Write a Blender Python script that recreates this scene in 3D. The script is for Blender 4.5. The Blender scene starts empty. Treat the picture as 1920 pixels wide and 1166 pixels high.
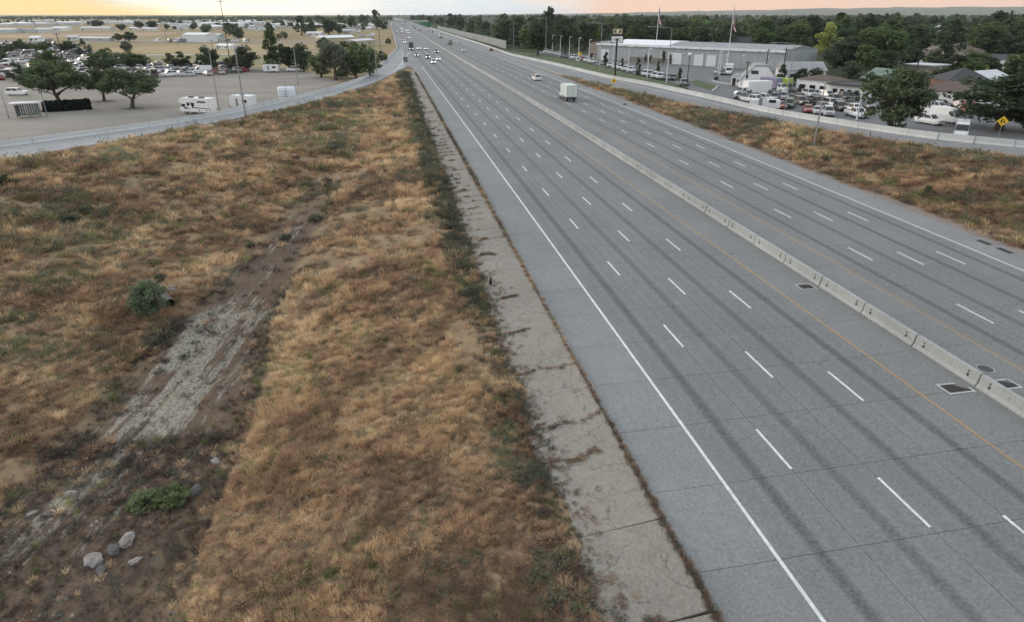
import bpy, bmesh, math, random
import numpy as np
from mathutils import Vector, Matrix, Euler
R_ = math.radians
sc = bpy.context.scene
random.seed(7); rng = np.random.default_rng(7)
# ---------------------------------------------------------------- camera, world, sun, exposure
FPX, PITCH, YAW, CAMH, X0 = 1202.43, R_(23.1301), R_(10.88988), 20.449, 14.309
cd = bpy.data.cameras.new('Camera'); cam = bpy.data.objects.new('Camera', cd); sc.collection.objects.link(cam)
cd.sensor_fit = 'HORIZONTAL'; cd.sensor_width = 36.0; cd.lens = 36.0*FPX/1920; cd.shift_y = -0.0221
cd.clip_start = 0.5; cd.clip_end = 60000
cam.location = (0, 0, CAMH); cam.rotation_euler = (math.pi/2-PITCH, 0, -YAW); sc.camera = cam
SUN_AZ, SUN_EL = R_(-42), R_(12)          # azimuth from +Y towards +X
w = bpy.data.worlds.new('World'); sc.world = w; w.use_nodes = True
nt = w.node_tree; nt.nodes.clear()
def wn(t, **k):
    n = nt.nodes.new(t)
    for a, b in k.items(): setattr(n, a, b)
    return n
wl = nt.links.new
sky = wn('ShaderNodeTexSky', sky_type='NISHITA', sun_disc=False, sun_elevation=SUN_EL, sun_rotation=SUN_AZ, altitude=800, air_density=1.0, dust_density=1.4, ozone_density=1.2)
tc = wn('ShaderNodeTexCoord')
sep = wn('ShaderNodeSeparateXYZ'); wl(tc.outputs['Generated'], sep.inputs[0])
mz = wn('ShaderNodeMath', operation='ADD'); wl(sep.outputs['Z'], mz.inputs[0]); mz.inputs[1].default_value = 0.16
dx = wn('ShaderNodeMath', operation='DIVIDE'); wl(sep.outputs['X'], dx.inputs[0]); wl(mz.outputs[0], dx.inputs[1])
dy = wn('ShaderNodeMath', operation='DIVIDE'); wl(sep.outputs['Y'], dy.inputs[0]); wl(mz.outputs[0], dy.inputs[1])
cmb = wn('ShaderNodeCombineXYZ'); wl(dx.outputs[0], cmb.inputs[0]); wl(dy.outputs[0], cmb.inputs[1])
n1 = wn('ShaderNodeTexNoise'); n1.inputs['Scale'].default_value = 0.42; n1.inputs['Detail'].default_value = 5; n1.inputs['Roughness'].default_value = 0.55
mp = wn('ShaderNodeMapping'); mp.inputs['Location'].default_value = (4.7, 1.3, 0); mp.inputs['Scale'].default_value = (1.0, 2.2, 1)
wl(cmb.outputs[0], mp.inputs[0]); wl(mp.outputs[0], n1.inputs['Vector'])
rp = wn('ShaderNodeValToRGB'); rp.color_ramp.elements[0].position = 0.36; rp.color_ramp.elements[1].position = 0.62
wl(n1.outputs['Fac'], rp.inputs[0])
# lit cloud colour: warm low near the sun side of the sky, grey blue overhead
az = wn('ShaderNodeMath', operation='ARCTAN2'); wl(sep.outputs['X'], az.inputs[0]); wl(sep.outputs['Y'], az.inputs[1])
nz = wn('ShaderNodeTexNoise'); nz.inputs['Scale'].default_value = 3.0; nz.inputs['Detail'].default_value = 5
mpz = wn('ShaderNodeMapping'); mpz.inputs['Scale'].default_value = (1, 1, 9); wl(tc.outputs['Generated'], mpz.inputs[0]); wl(mpz.outputs[0], nz.inputs['Vector'])
nz2 = wn('ShaderNodeMath', operation='MULTIPLY_ADD'); wl(nz.outputs['Fac'], nz2.inputs[0]); nz2.inputs[1].default_value = 2.6; nz2.inputs[2].default_value = -1.3
ph = wn('ShaderNodeMath', operation='MULTIPLY_ADD'); wl(az.outputs[0], ph.inputs[0]); ph.inputs[1].default_value = 5.29; wl(nz2.outputs[0], ph.inputs[2])
cs = wn('ShaderNodeMath', operation='COSINE'); wl(ph.outputs[0], cs.inputs[0])
bank = wn('ShaderNodeMapRange', interpolation_type='SMOOTHSTEP'); wl(cs.outputs[0], bank.inputs[0]); bank.inputs[1].default_value = .75; bank.inputs[2].default_value = -.1
low = wn('ShaderNodeMapRange', interpolation_type='SMOOTHSTEP'); wl(sep.outputs['Z'], low.inputs[0]); low.inputs[1].default_value = .22; low.inputs[2].default_value = .03
bk = wn('ShaderNodeMath', operation='MULTIPLY'); wl(bank.outputs[0], bk.inputs[0]); wl(low.outputs[0], bk.inputs[1])
dt = wn('ShaderNodeVectorMath', operation='DOT_PRODUCT'); wl(tc.outputs['Generated'], dt.inputs[0]); dt.inputs[1].default_value = (math.sin(SUN_AZ), math.cos(SUN_AZ), 0)
near_sun = wn('ShaderNodeMapRange', interpolation_type='SMOOTHSTEP'); wl(dt.outputs['Value'], near_sun.inputs[0]); near_sun.inputs[1].default_value = .55; near_sun.inputs[2].default_value = .97
glow = wn('ShaderNodeMixRGB'); glow.inputs[1].default_value = (3.5, 2.2, 1.5, 1); glow.inputs[2].default_value = (3.9, 2.75, .85, 1); wl(near_sun.outputs[0], glow.inputs[0])
warm = wn('ShaderNodeMixRGB'); warm.inputs[1].default_value = (2.1, 2.45, 2.9, 1); warm.inputs[2].default_value = (4.15, 4.08, 3.9, 1)
el = wn('ShaderNodeMapRange'); wl(sep.outputs['Z'], el.inputs[0]); el.inputs[1].default_value = 0.02; el.inputs[2].default_value = 0.35
wl(el.outputs[0], warm.inputs[0])
cov = wn('ShaderNodeMath', operation='MULTIPLY'); wl(rp.outputs[0], cov.inputs[0]); cov.inputs[1].default_value = 0.85
mixc = wn('ShaderNodeMixRGB'); wl(cov.outputs[0], mixc.inputs[0])
# high thin veil over the clear part
veil = wn('ShaderNodeMixRGB'); veil.inputs[0].default_value = 0.72; veil.inputs[2].default_value = (2.6, 3.0, 3.4, 1)
wl(sky.outputs[0], veil.inputs[1]); wl(veil.outputs[0], mixc.inputs[1]); wl(warm.outputs[0], mixc.inputs[2])
bg = wn('ShaderNodeBackground'); bg.inputs['Strength'].default_value = 0.13
fin = wn('ShaderNodeMixRGB'); wl(bk.outputs[0], fin.inputs[0]); wl(mixc.outputs[0], fin.inputs[1]); wl(glow.outputs[0], fin.inputs[2]); wl(fin.outputs[0], bg.inputs['Color'])
out = wn('ShaderNodeOutputWorld'); wl(bg.outputs[0], out.inputs['Surface'])
sl = bpy.data.lights.new('Sun', 'SUN'); sl.energy = 0.7; sl.angle = R_(25); sl.color = (1.0, 0.86, 0.70)
sun = bpy.data.objects.new('Sun', sl); sc.collection.objects.link(sun)
sdir = Vector((math.sin(SUN_AZ)*math.cos(SUN_EL), math.cos(SUN_AZ)*math.cos(SUN_EL), math.sin(SUN_EL)))
sun.rotation_euler = sdir.to_track_quat('Z', 'Y').to_euler()
sc.view_settings.view_transform = 'Standard'; sc.view_settings.look = 'None'; sc.view_settings.gamma = 1
sc.view_settings.exposure = 1.32
sc.render.engine = 'CYCLES'; sc.cycles.max_bounces = 6; sc.cycles.transparent_max_bounces = 8
sc.cycles.use_denoising = True; sc.cycles.volume_bounces = 0

# ---------------------------------------------------------------- calibrated geometry helpers
cp, sp, cy_, sy_ = math.cos(PITCH), math.sin(PITCH), math.cos(YAW), math.sin(YAW)
def G(px, py, z=2.0):
    """world point at height z seen at photo pixel (px, py)"""
    a = (px-960)/FPX; b = -(py-540)/FPX
    y = cp+sp*b; zz = -sp+cp*b
    t = (z-CAMH)/zz
    return Vector(((cy_*a+sy_*y)*t, (-sy_*a+cy_*y)*t, z))
def pxm(px, py, z=2.0):
    """photo pixels per metre at that ground point"""
    p = G(px, py, z); x = cy_*p.x-sy_*p.y; y = sy_*p.x+cy_*p.y
    return FPX/(cp*y-sp*(z-CAMH))
def prof(s):
    s = np.clip(s, -60, 229.5); return .01863*s-4.06e-5*s*s
def cross(u): return np.interp(u, [-40, 0, 14.6, 18.3, 22.6, 37.2, 80], [-.127, -.127, -.026, .05, .097, -.005, -.005])
def curve(s):
    s = np.asarray(s, float); t = np.clip(s, 0, 380)
    return .448e-5*t*t+2.35e-8*t**3+np.maximum(s-380, 0)*.0136
def road(u, s, dz=0.0):
    return Vector((float(X0+u+curve(s)), float(s), float(prof(s)+cross(u)+dz)))
def slope(s): return math.atan(float(prof(s+.5)-prof(s-.5)))
def head(s): return -math.atan(float(curve(s+.5)-curve(s-.5)))
def lerp(x, xs, ys): return float(np.interp(x, xs, ys))
def smooth01(t): t = np.clip(t, 0, 1); return t*t*(3-2*t)
_perm = rng.random((512, 512))
def vnoise(x, y):
    xi = np.floor(x).astype(int); yi = np.floor(y).astype(int); fx = smooth01(x-xi); fy = smooth01(y-yi)
    a = _perm[xi & 511, yi & 511]; b = _perm[(xi+1) & 511, yi & 511]; c = _perm[xi & 511, (yi+1) & 511]; d = _perm[(xi+1) & 511, (yi+1) & 511]
    return (a*(1-fx)+b*fx)*(1-fy)+(c*(1-fx)+d*fx)*fy
def fbm(x, y, o=4):
    s = 0; a = .5; t = 0
    for i in range(o):
        s = s+a*vnoise(x*2**i+17*i, y*2**i+31*i); t += a; a *= .55
    return s/t

# left ramp (near edge / barrier foot) and right ramp from the calibrated photo
def zL(px): return 2.0+1.0*np.clip((740-px)/740, 0, 1)
LN = np.array([G(p, q, zL(p)) for p, q in [(0,301),(100,284),(244,260),(330,243),(400,231),(480,215),(560,198),(610,184),(660,168.5),(706,154),(735,139),(757,128.5)]])
LB = np.array([G(p, q, zL(p)) for p, q in [(0,277),(200,250),(330,232),(400,219),(480,204),(560,184),(610,172),(660,157),(690,144),(715,122),(745,92)]])
def zR(px): return 2.15+1.85*smooth01((px-1180)/740)
QN = np.array([G(p, q, zR(p)) for p, q in [(1919,297.5),(1749,276.5),(1594,253),(1440,227),(1320,203),(1217,180),(1150,164.6),(1037,137.6),(998,123.5),(950,107)]])
QB = np.array([G(p, q, zR(p)) for p, q in [(1919,277.5),(1749,262),(1594,238),(1440,212),(1346,189),(1217,160.5),(1140,146.6),(1037,121.5),(960,104.5),(890,81)]])
def ext(P, d0, d1):
    a = P[0]+(P[0]-P[1])/np.linalg.norm(P[0]-P[1])*d0
    return np.vstack([a, P]) if d1 == 0 else np.vstack([a, P, P[-1]+(P[-1]-P[-2])/np.linalg.norm(P[-1]-P[-2])*d1])
LN = ext(LN, 75, 0); LB = ext(LB, 75, 0)
QN = ext(QN, 45, 0); QB = ext(QB, 45, 0)
LBfar = np.array([road(-7.0, s, 0.0) for s in (420, 520, 700, 1000, 1500, 2200)]); LB = np.vstack([LB, LBfar])
QBfar = np.array([road(52.0-8*min(1,(s-400)/500.), s, 0.0) for s in (500, 650, 900, 1400, 2200)]); QB = np.vstack([QB, QBfar])
LN = np.vstack([LN, [road(-5.2, 262)]])
def at_y(P, y): return np.interp(y, P[:, 1], P[:, 0]), np.interp(y, P[:, 1], P[:, 2])
QNs, QBs = QN, QB
DX = ([0, 15, 26, 31, 38, 48, 63, 100, 140, 400], [-17, -16.2, -15.4, -14.8, -14.2, -13.6, -11.4, -6.6, -4, -2])
FWD = ([0, 20, 34, 48, 65, 100, 400], [5.2, 5.0, 4.6, 3.4, 2.4, 1.9, 1.9])
DZ = ([0, 30, 60, 85, 110, 150, 230, 400], [-2.6, -2.2, -1.5, -.3, .7, 1.4, 1.8, 1.95])
def T(x, y):
    """ground height"""
    x = np.asarray(x, float); y = np.asarray(y, float)
    c = curve(y); pr = prof(y)
    xd = np.interp(y, *DX); zd = np.interp(y, *DZ)
    xn, zn = at_y(LN, y); xb, zb = at_y(LB, y)
    past = y > 258; fw = np.interp(y, *FWD)
    # left side
    zs = pr-.20
    tl = np.clip((x-(xd+fw))/np.maximum(6.2-(xd+fw), .5), 0, 1); near = zd+(zs-.12-zd)*(1-(1-tl)**1.7)
    near = np.where(x > 6.2, zs-.12-np.clip((x-6.2)/1.0, 0, 1)*.2, near)
    tf_ = np.clip((xd-fw-x)/np.maximum(xd-fw-xn, .5), 0, 1); far = zd+(zn-.05-zd)*(1-(1-tf_)**1.9)
    z = np.where(x > xd+fw, near, np.where(x > xd-fw, zd, far))
    z = np.where(x < xn, zn-.15, z)
    lot = np.where(x < xb-.8, zn-.15+(2.0-zn+.15)*smooth01((xb-.8-x)/4.0), z)
    zl = np.where(past, np.where(x < X0+c-7.2, 2.0, pr-.3), lot)
    zl = np.where((~past) & (x > 10.3+c), pr-.3, zl)
    # right side
    qn, zq = at_y(QN, y); qb, zqb = at_y(QB, y)
    xe = 55.0+c
    zr = np.where(x < xe, pr-.3, pr-.12+(zq-.05-pr+.12)*smooth01((x-xe-1.5)/np.maximum(qn-1.0-xe-1.5, .5)))
    zr = np.where(x > qn-.8, np.maximum(zq, 1.9)-.15, zr)
    zr = np.where(x > qb+.5, zqb-.15+(2.15-zqb+.15)*smooth01((x-qb-.5)/3.0), zr)
    zr = np.where(y > 395, np.where(x > X0+c+45, 2.1, pr-.3), zr)
    return np.where(x < 33+c, zl, zr)
def bump(x, y):
    m = ((x < 6.9) & (y < 252) & (x > at_y(LN, y)[0]+.7)) | ((x > 57) & (y < 200) & (x < at_y(QN, y)[0]-1.2))
    return np.where(m, (fbm(x*.35, y*.35, 4)-.5)*.7+(fbm(x*1.3+9, y*1.3, 3)-.5)*.28, 0.)
def gz(x, y):
    return float(T(x, y))
def ground(px, py, it=12):
    z = 2.0
    for i in range(it):
        p = G(px, py, z); z = z*.4+.6*gz(p.x, p.y)
    p = G(px, py, z); p.z = gz(p.x, p.y); return p
# ---------------------------------------------------------------- materials
MATS = {}
def newmat(name):
    m = bpy.data.materials.new(name); m.use_nodes = True; t = m.node_tree; t.nodes.clear()
    o = t.nodes.new('ShaderNodeOutputMaterial'); b = t.nodes.new('ShaderNodeBsdfPrincipled'); t.links.new(b.outputs[0], o.inputs['Surface'])
    MATS[name] = m; return m, t, b
class NT:
    def __init__(s, t): s.t = t
    def n(s, k, **kw):
        x = s.t.nodes.new(k)
        for a, b in kw.items():
            if a.startswith('i_'): x.inputs[a[2:].replace('_', ' ')].default_value = b
            else: setattr(x, a, b)
        return x
    def l(s, a, b): s.t.links.new(a, b)
    def pos(s): return s.n('ShaderNodeNewGeometry').outputs['Position']
    def noise(s, scale, detail=3, rough=.55, vec=None, sc3=None, loc=(0,0,0)):
        x = s.n('ShaderNodeTexNoise', i_Scale=scale, i_Detail=detail, i_Roughness=rough)
        v = vec or s.pos()
        if sc3 or loc != (0,0,0):
            m = s.n('ShaderNodeMapping'); m.inputs['Scale'].default_value = sc3 or (1,1,1); m.inputs['Location'].default_value = loc; s.l(v, m.inputs[0]); v = m.outputs[0]
        s.l(v, x.inputs['Vector']); return x.outputs['Fac']
    def ramp(s, f, stops):
        r = s.n('ShaderNodeValToRGB'); e = r.color_ramp.elements
        while len(e) < len(stops): e.new(.5)
        for i, (p, c) in enumerate(stops): e[i].position = p; e[i].color = (*c, 1) if len(c) == 3 else c
        s.l(f, r.inputs[0]); return r.outputs[0]
    def mix(s, f, a, b, mode='MIX'):
        x = s.n('ShaderNodeMixRGB', blend_type=mode)
        for i, v in ((0, f), (1, a), (2, b)):
            if hasattr(v, 'is_output'): s.l(v, x.inputs[i])
            else: x.inputs[i].default_value = v if i == 0 else (*v, 1)
        return x.outputs[0]
    def math(s, op, a, b=None):
        x = s.n('ShaderNodeMath', operation=op)
        for i, v in ((0, a), (1, b)):
            if v is None: continue
            if hasattr(v, 'is_output'): s.l(v, x.inputs[i])
            else: x.inputs[i].default_value = v
        return x.outputs[0]
    def bump(s, f, b, strength=.3, dist=.02):
        x = s.n('ShaderNodeBump', i_Strength=strength, i_Distance=dist); s.l(f, x.inputs['Height']); s.l(x.outputs[0], b.inputs['Normal'])
def plain(name, col, rough=.6, metal=0., var=.25, vs=3., spec=.4, bump=0.):
    m, t, b = newmat(name); k = NT(t)
    tcn = k.n('ShaderNodeTexCoord').outputs['Object']
    f = k.noise(vs, 4, .6, vec=tcn)
    c = k.ramp(f, [(.3, tuple(x*(1-var) for x in col)), (.7, tuple(min(1, x*(1+var*.6)) for x in col))])
    k.l(c, b.inputs['Base Color']); b.inputs['Roughness'].default_value = rough; b.inputs['Metallic'].default_value = metal; b.inputs['Specular IOR Level'].default_value = spec
    if bump: k.bump(k.noise(vs*6, 3, vec=tcn), b, .4, bump)
    return m
def paintmat(name, rough=.35, coat=.35):
    m, t, b = newmat(name); k = NT(t)
    oi = k.n('ShaderNodeObjectInfo').outputs['Color']
    f = k.noise(1.3, 3, .6, vec=k.n('ShaderNodeTexCoord').outputs['Object'])
    c = k.mix(k.math('MULTIPLY', f, .35), oi, (.25, .22, .18))
    k.l(c, b.inputs['Base Color']); b.inputs['Roughness'].default_value = rough; b.inputs['Coat Weight'].default_value = coat
    return m
paint = paintmat('vehicle paint'); wallpaint = paintmat('painted cladding', .6, 0.)
glass = plain('dark glass', (.012, .014, .018), .12, 0, .2, 2, .6)
rubber = plain('tyre rubber', (.02, .02, .021), .8)
rimm = plain('wheel rim alloy', (.35, .35, .36), .4, .7)
galv = plain('galvanised steel', (.30, .31, .32), .5, .5, .2, 1.5)
whitepole = plain('white painted pole', (.72, .73, .74), .5, 0, .12)
darkwood = plain('dark timber pole', (.05, .042, .036), .85, 0, .3, 6)
blackm = plain('black metal', (.015, .015, .017), .5)
barcon = None
whitem = plain('white enamel', (.78, .78, .77), .45, 0, .08)
greym = plain('grey metal', (.28, .29, .31), .5, .3)
tanm = plain('tan panel', (.40, .37, .28), .5)
yellowm = plain('yellow sign face', (.75, .48, .03), .45, 0, .1)
orangem = plain('orange plastic', (.75, .22, .03), .5, 0, .1)
redm = plain('red lens', (.35, .01, .01), .25, 0, .1)
roofdark = plain('dark shingle roof', (.075, .075, .08), .85, 0, .3, 2, .2, .02)
roofbrown = plain('brown shingle roof', (.13, .10, .085), .85, 0, .3, 2, .2, .02)
roofgrey = plain('grey roof', (.27, .28, .29), .7, 0, .2, .5)
roofwhite = plain('white metal roof', (.74, .76, .78), .45, 0, .1, .3)
rooflight = plain('pale roof', (.55, .56, .58), .55, 0, .15, .3)
roofgreen = plain('green roof', (.14, .20, .17), .7, 0, .2, .5)
doorw = plain('white door', (.70, .73, .76), .5, 0, .08)
def lightmat(name, col, st):
    m, t, b = newmat(name); b.inputs['Base Color'].default_value = (*col, 1); b.inputs['Emission Color'].default_value = (*col, 1); b.inputs['Emission Strength'].default_value = st; return m
headl = lightmat('lit headlamp', (1, .97, .9), 2.5)
lensw = plain('clear lens', (.65, .66, .67), .2, 0, .05)
taill = lightmat('tail lamp', (.28, .012, .01), .08)

def concrete(name, dark, light, lanes=False, seed=0, cracks_=False):
    m, t, b = newmat(name); k = NT(t); P = k.pos()
    big = k.noise(.11, 4, .6, P, loc=(seed, 0, 0)); fine = k.noise(7., 4, .7, P); mid = k.noise(1.2, 4, .65, P, loc=(seed*3, 0, 0))
    c = k.ramp(mid, [(.25, dark), (.75, light)])
    c = k.mix(.5, c, k.ramp(big, [(.3, tuple(x*.75 for x in dark)), (.7, tuple(x*1.12 for x in light))]))
    if lanes:
        s = k.n('ShaderNodeSeparateXYZ'); k.l(P, s.inputs[0]); x, y = s.outputs['X'], s.outputs['Y']
        yc = k.math('MINIMUM', k.math('MAXIMUM', y, 0.), 380.)
        cv = k.math('ADD', k.math('MULTIPLY', k.math('MULTIPLY', yc, yc), .448e-5), k.math('MULTIPLY', k.math('POWER', yc, 3.), 2.35e-8))
        u = k.math('SUBTRACT', k.math('SUBTRACT', x, X0), cv)
        wob = k.math('MULTIPLY', k.math('SUBTRACT', k.noise(.02, 2, .5, P, (1, 1, 1)), .5), .14)
        u = k.math('ADD', u, wob)
        def carriage(u0):
            q = k.math('SUBTRACT', u, u0)
            inside = k.math('MULTIPLY', k.math('GREATER_THAN', q, 0.), k.math('LESS_THAN', q, 14.64))
            fr = k.math('ABSOLUTE', k.math('SUBTRACT', k.math('MODULO', k.math('ADD', q, 36.6), 3.66), 1.83))  # distance from lane centre
            oil = k.math('SUBTRACT', 1., k.math('MINIMUM', k.math('DIVIDE', fr, .42), 1.)); oil = k.math('MULTIPLY', oil, k.math('SUBTRACT', 2., oil))
            wheel = k.math('SUBTRACT', 1., k.math('MINIMUM', k.math('DIVIDE', k.math('ABSOLUTE', k.math('SUBTRACT', fr, 1.0)), .45), 1.))
            st = k.noise(1., 3, .6, P, (.55, .012, .3), (seed, 3, 0))
            lv = k.noise(.27, 2, .5, P, (1, .004, .01), (seed+4, 0, 0)); oil = k.math('MULTIPLY', oil, k.math('ADD', .02, k.math('ADD', k.math('MULTIPLY', st, 1.1), k.math('MULTIPLY', lv, 1.1))))
            sm = k.math('ADD', k.math('MULTIPLY', oil, .62), k.math('MULTIPLY', wheel, .12))
            return k.math('MULTIPLY', inside, sm), inside
        a, ia = carriage(0.); d, id_ = carriage(22.58)
        oil = k.math('ADD', a, d); ins = k.math('ADD', ia, id_)
        streak = k.noise(1., 5, .75, P, (2.6, .03, .3))
        c = k.mix(k.math('MULTIPLY', streak, .36), c, tuple(x*.55 for x in dark))
        # traffic film: the travelled lanes are a little greyer and bluer than the shoulders
        c = k.mix(k.math('MULTIPLY', ins, .45), c, tuple(x*.58 for x in dark))
        c = k.mix(oil, c, (.038, .040, .044))
        sh = k.math('MULTIPLY', k.math('GREATER_THAN', u, 14.7), k.math('LESS_THAN', u, 22.4))
        c = k.mix(k.math('MULTIPLY', sh, .5), c, (.145, .143, .138))
    if lanes:
        rv = k.n('ShaderNodeMapRange', i_To_Min=.94, i_To_Max=1.05); k.l(k.n('ShaderNodeObjectInfo').outputs['Random'], rv.inputs[0]); hv_ = k.n('ShaderNodeHueSaturation'); k.l(c, hv_.inputs['Color']); k.l(rv.outputs[0], hv_.inputs['Value']); c = hv_.outputs[0]
    if cracks_:
        vo = k.n('ShaderNodeTexVoronoi', feature='DISTANCE_TO_EDGE', i_Scale=.42); wp = k.n('ShaderNodeVectorMath', operation='ADD'); nv = k.n('ShaderNodeTexNoise', i_Scale=.9, i_Detail=4.); sv = k.n('ShaderNodeVectorMath', operation='SCALE'); sv.inputs['Scale'].default_value = 1.6; k.l(P, nv.inputs['Vector']); k.l(nv.outputs['Color'], sv.inputs[0]); k.l(P, wp.inputs[0]); k.l(sv.outputs[0], wp.inputs[1]); k.l(wp.outputs[0], vo.inputs['Vector'])
        cr = k.ramp(vo.outputs['Distance'], [(.0, (1, 1, 1)), (.028, (0, 0, 0))]); cr = k.mix(k.ramp(mid, [(.42, (0, 0, 0)), (.55, (1, 1, 1))]), (0, 0, 0), cr); c = k.mix(k.math('MULTIPLY', cr, .75), c, (.05, .042, .03))
        st2 = k.ramp(k.noise(.7, 5, .7, P, loc=(9, 2, 0)), [(.5, (0, 0, 0)), (.68, (1, 1, 1))]); c = k.mix(k.math('MULTIPLY', st2, .45), c, (.14, .105, .07))
    spk = k.ramp(k.noise(3.2, 2, .5, P, loc=(5, 1, 0)), [(.66, (0, 0, 0)), (.74, (1, 1, 1))])
    c = k.mix(k.math('MULTIPLY', spk, .28), c, (.05, .05, .05))
    c = k.mix(.22, c, k.ramp(fine, [(.3, (.05, .05, .05)), (.7, (.5, .5, .5))]))
    k.l(c, b.inputs['Base Color']); b.inputs['Roughness'].default_value = .82; b.inputs['Specular IOR Level'].default_value = .3
    k.bump(fine, b, .25, .01)
    return m
roadcon = concrete('freeway concrete', (.186, .192, .194), (.250, .257, .257), True)
rampcon = concrete('ramp concrete', (.23, .24, .25), (.31, .32, .33), False, 4)
asphalt = concrete('lot asphalt', (.085, .088, .095), (.125, .128, .135), False, 8)
pavecon = concrete('slope paving concrete', (.185, .162, .13), (.285, .255, .21), False, 2, True)
barcon = concrete('barrier concrete', (.31, .325, .315), (.42, .43, .42), False, 6)
barwhite = concrete('ramp barrier concrete', (.50, .52, .51), (.66, .67, .66), False, 9)
jointm = plain('joint filler', (.045, .043, .04), .9)
def linepaint(name, col):
    m, t, b = newmat(name); k = NT(t); P = k.pos()
    f = k.noise(2.5, 4, .7, P); g = k.noise(18, 3, .6, P)
    c = k.mix(k.ramp(g, [(.5, (0, 0, 0)), (.68, (.75, .75, .75))]), k.ramp(f, [(.3, tuple(x*.7 for x in col)), (.7, col)]), (.2, .2, .2))
    k.l(c, b.inputs['Base Color']); b.inputs['Roughness'].default_value = .6; return m
linew = linepaint('white line paint', (.80, .81, .83)); liney = linepaint('yellow line paint', (.40, .25, .10))

def groundmat():
    m, t, b = newmat('dry ground'); k = NT(t); P = k.pos()
    at = k.n('ShaderNodeAttribute', attribute_name='zone').outputs['Color']
    s = k.n('ShaderNodeSeparateColor'); k.l(at, s.inputs[0])
    n1 = k.noise(.09, 4, .6, P); n2 = k.noise(.8, 4, .6, P); n3 = k.noise(6, 4, .7, P)
    thatch = k.ramp(n2, [(.25, (.21, .14, .088)), (.5, (.35, .245, .15)), (.75, (.47, .345, .21))])
    thatch = k.mix(k.ramp(n1, [(.4, (0, 0, 0)), (.62, (.4, .4, .4))]), thatch, (.15, .145, .08))
    thatch = k.mix(k.math('MULTIPLY', n3, .4), thatch, (.09, .065, .045))
    straw = k.ramp(k.noise(.012, 5, .6, P, (1, 2.2, 1)), [(.3, (.19, .155, .085)), (.5, (.30, .235, .125)), (.7, (.36, .27, .16))])
    straw = k.mix(k.math('MULTIPLY', k.noise(.05, 4, .6, P), .35), straw, (.12, .12, .06))
    town = k.ramp(k.noise(.03, 5, .6, P), [(.35, (.03, .042, .02)), (.58, (.06, .07, .036)), (.72, (.13, .12, .085))])
    c = k.mix(s.outputs['Red'], thatch, straw); c = k.mix(s.outputs['Green'], c, town)
    dirt = k.ramp(n3, [(.25, (.075, .052, .038)), (.7, (.17, .125, .09))])
    rm = k.n('ShaderNodeMapping'); rm.inputs['Rotation'].default_value = (0, 0, R_(12)); k.l(P, rm.inputs[0]); PR = rm.outputs[0]
    tracks = k.noise(1.0, 4, .7, PR, (1.7, .16, 1)); silt = k.ramp(k.noise(4.5, 5, .8, PR, (1.2, .8, 1)), [(.38, (.115, .095, .075)), (.52, (.27, .25, .205)), (.70, (.38, .36, .305))])
    sa = k.n('ShaderNodeAttribute', attribute_name='zone').outputs['Alpha']; tf = k.math('ADD', tracks, k.math('MULTIPLY', k.math('SUBTRACT', sa, .5), .30)); fl = k.mix(k.ramp(tf, [(.49, (0, 0, 0)), (.57, (1, 1, 1))]), dirt, silt)
    c = k.mix(s.outputs['Blue'], c, fl)
    k.l(c, b.inputs['Base Color']); b.inputs['Roughness'].default_value = .95; b.inputs['Specular IOR Level'].default_value = .1
    k.bump(n3, b, .6, .06); return m
groundm = groundmat()
def gravel(name, a, bcol, c2):
    m, t, b = newmat(name); k = NT(t); P = k.pos()
    f = k.noise(.06, 5, .65, P, (1, 2.4, 1)); g = k.noise(1.5, 4, .7, P, (.4, 1.6, 1)); h = k.noise(9, 3, .7, P)
    c = k.ramp(f, [(.3, a), (.55, bcol), (.75, c2)]); c = k.mix(.3, c, k.ramp(g, [(.3, tuple(x*.7 for x in a)), (.7, tuple(x*1.1 for x in c2))]))
    c = k.mix(.2, c, k.ramp(h, [(.3, (.04, .04, .04)), (.7, (.4, .38, .35))]))
    k.l(c, b.inputs['Base Color']); b.inputs['Roughness'].default_value = .95; b.inputs['Specular IOR Level'].default_value = .1; k.bump(h, b, .4, .02); return m
gravelm = gravel('gravel lot', (.20, .178, .155), (.29, .26, .23), (.37, .34, .30))
yarddirt = gravel('yard dirt', (.14, .13, .12), (.20, .185, .17), (.25, .23, .21))
redgravel = gravel('reddish gravel verge', (.19, .14, .12), (.25, .19, .165), (.30, .25, .22))
lawnm = gravel('green verge', (.05, .085, .03), (.075, .115, .04), (.10, .12, .055))
rockm = plain('pale rock', (.30, .275, .255), .9, 0, .35, 3, .2, .05); rockd = plain('grey rock', (.13, .125, .12), .9, 0, .35, 3, .2, .05)

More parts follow.
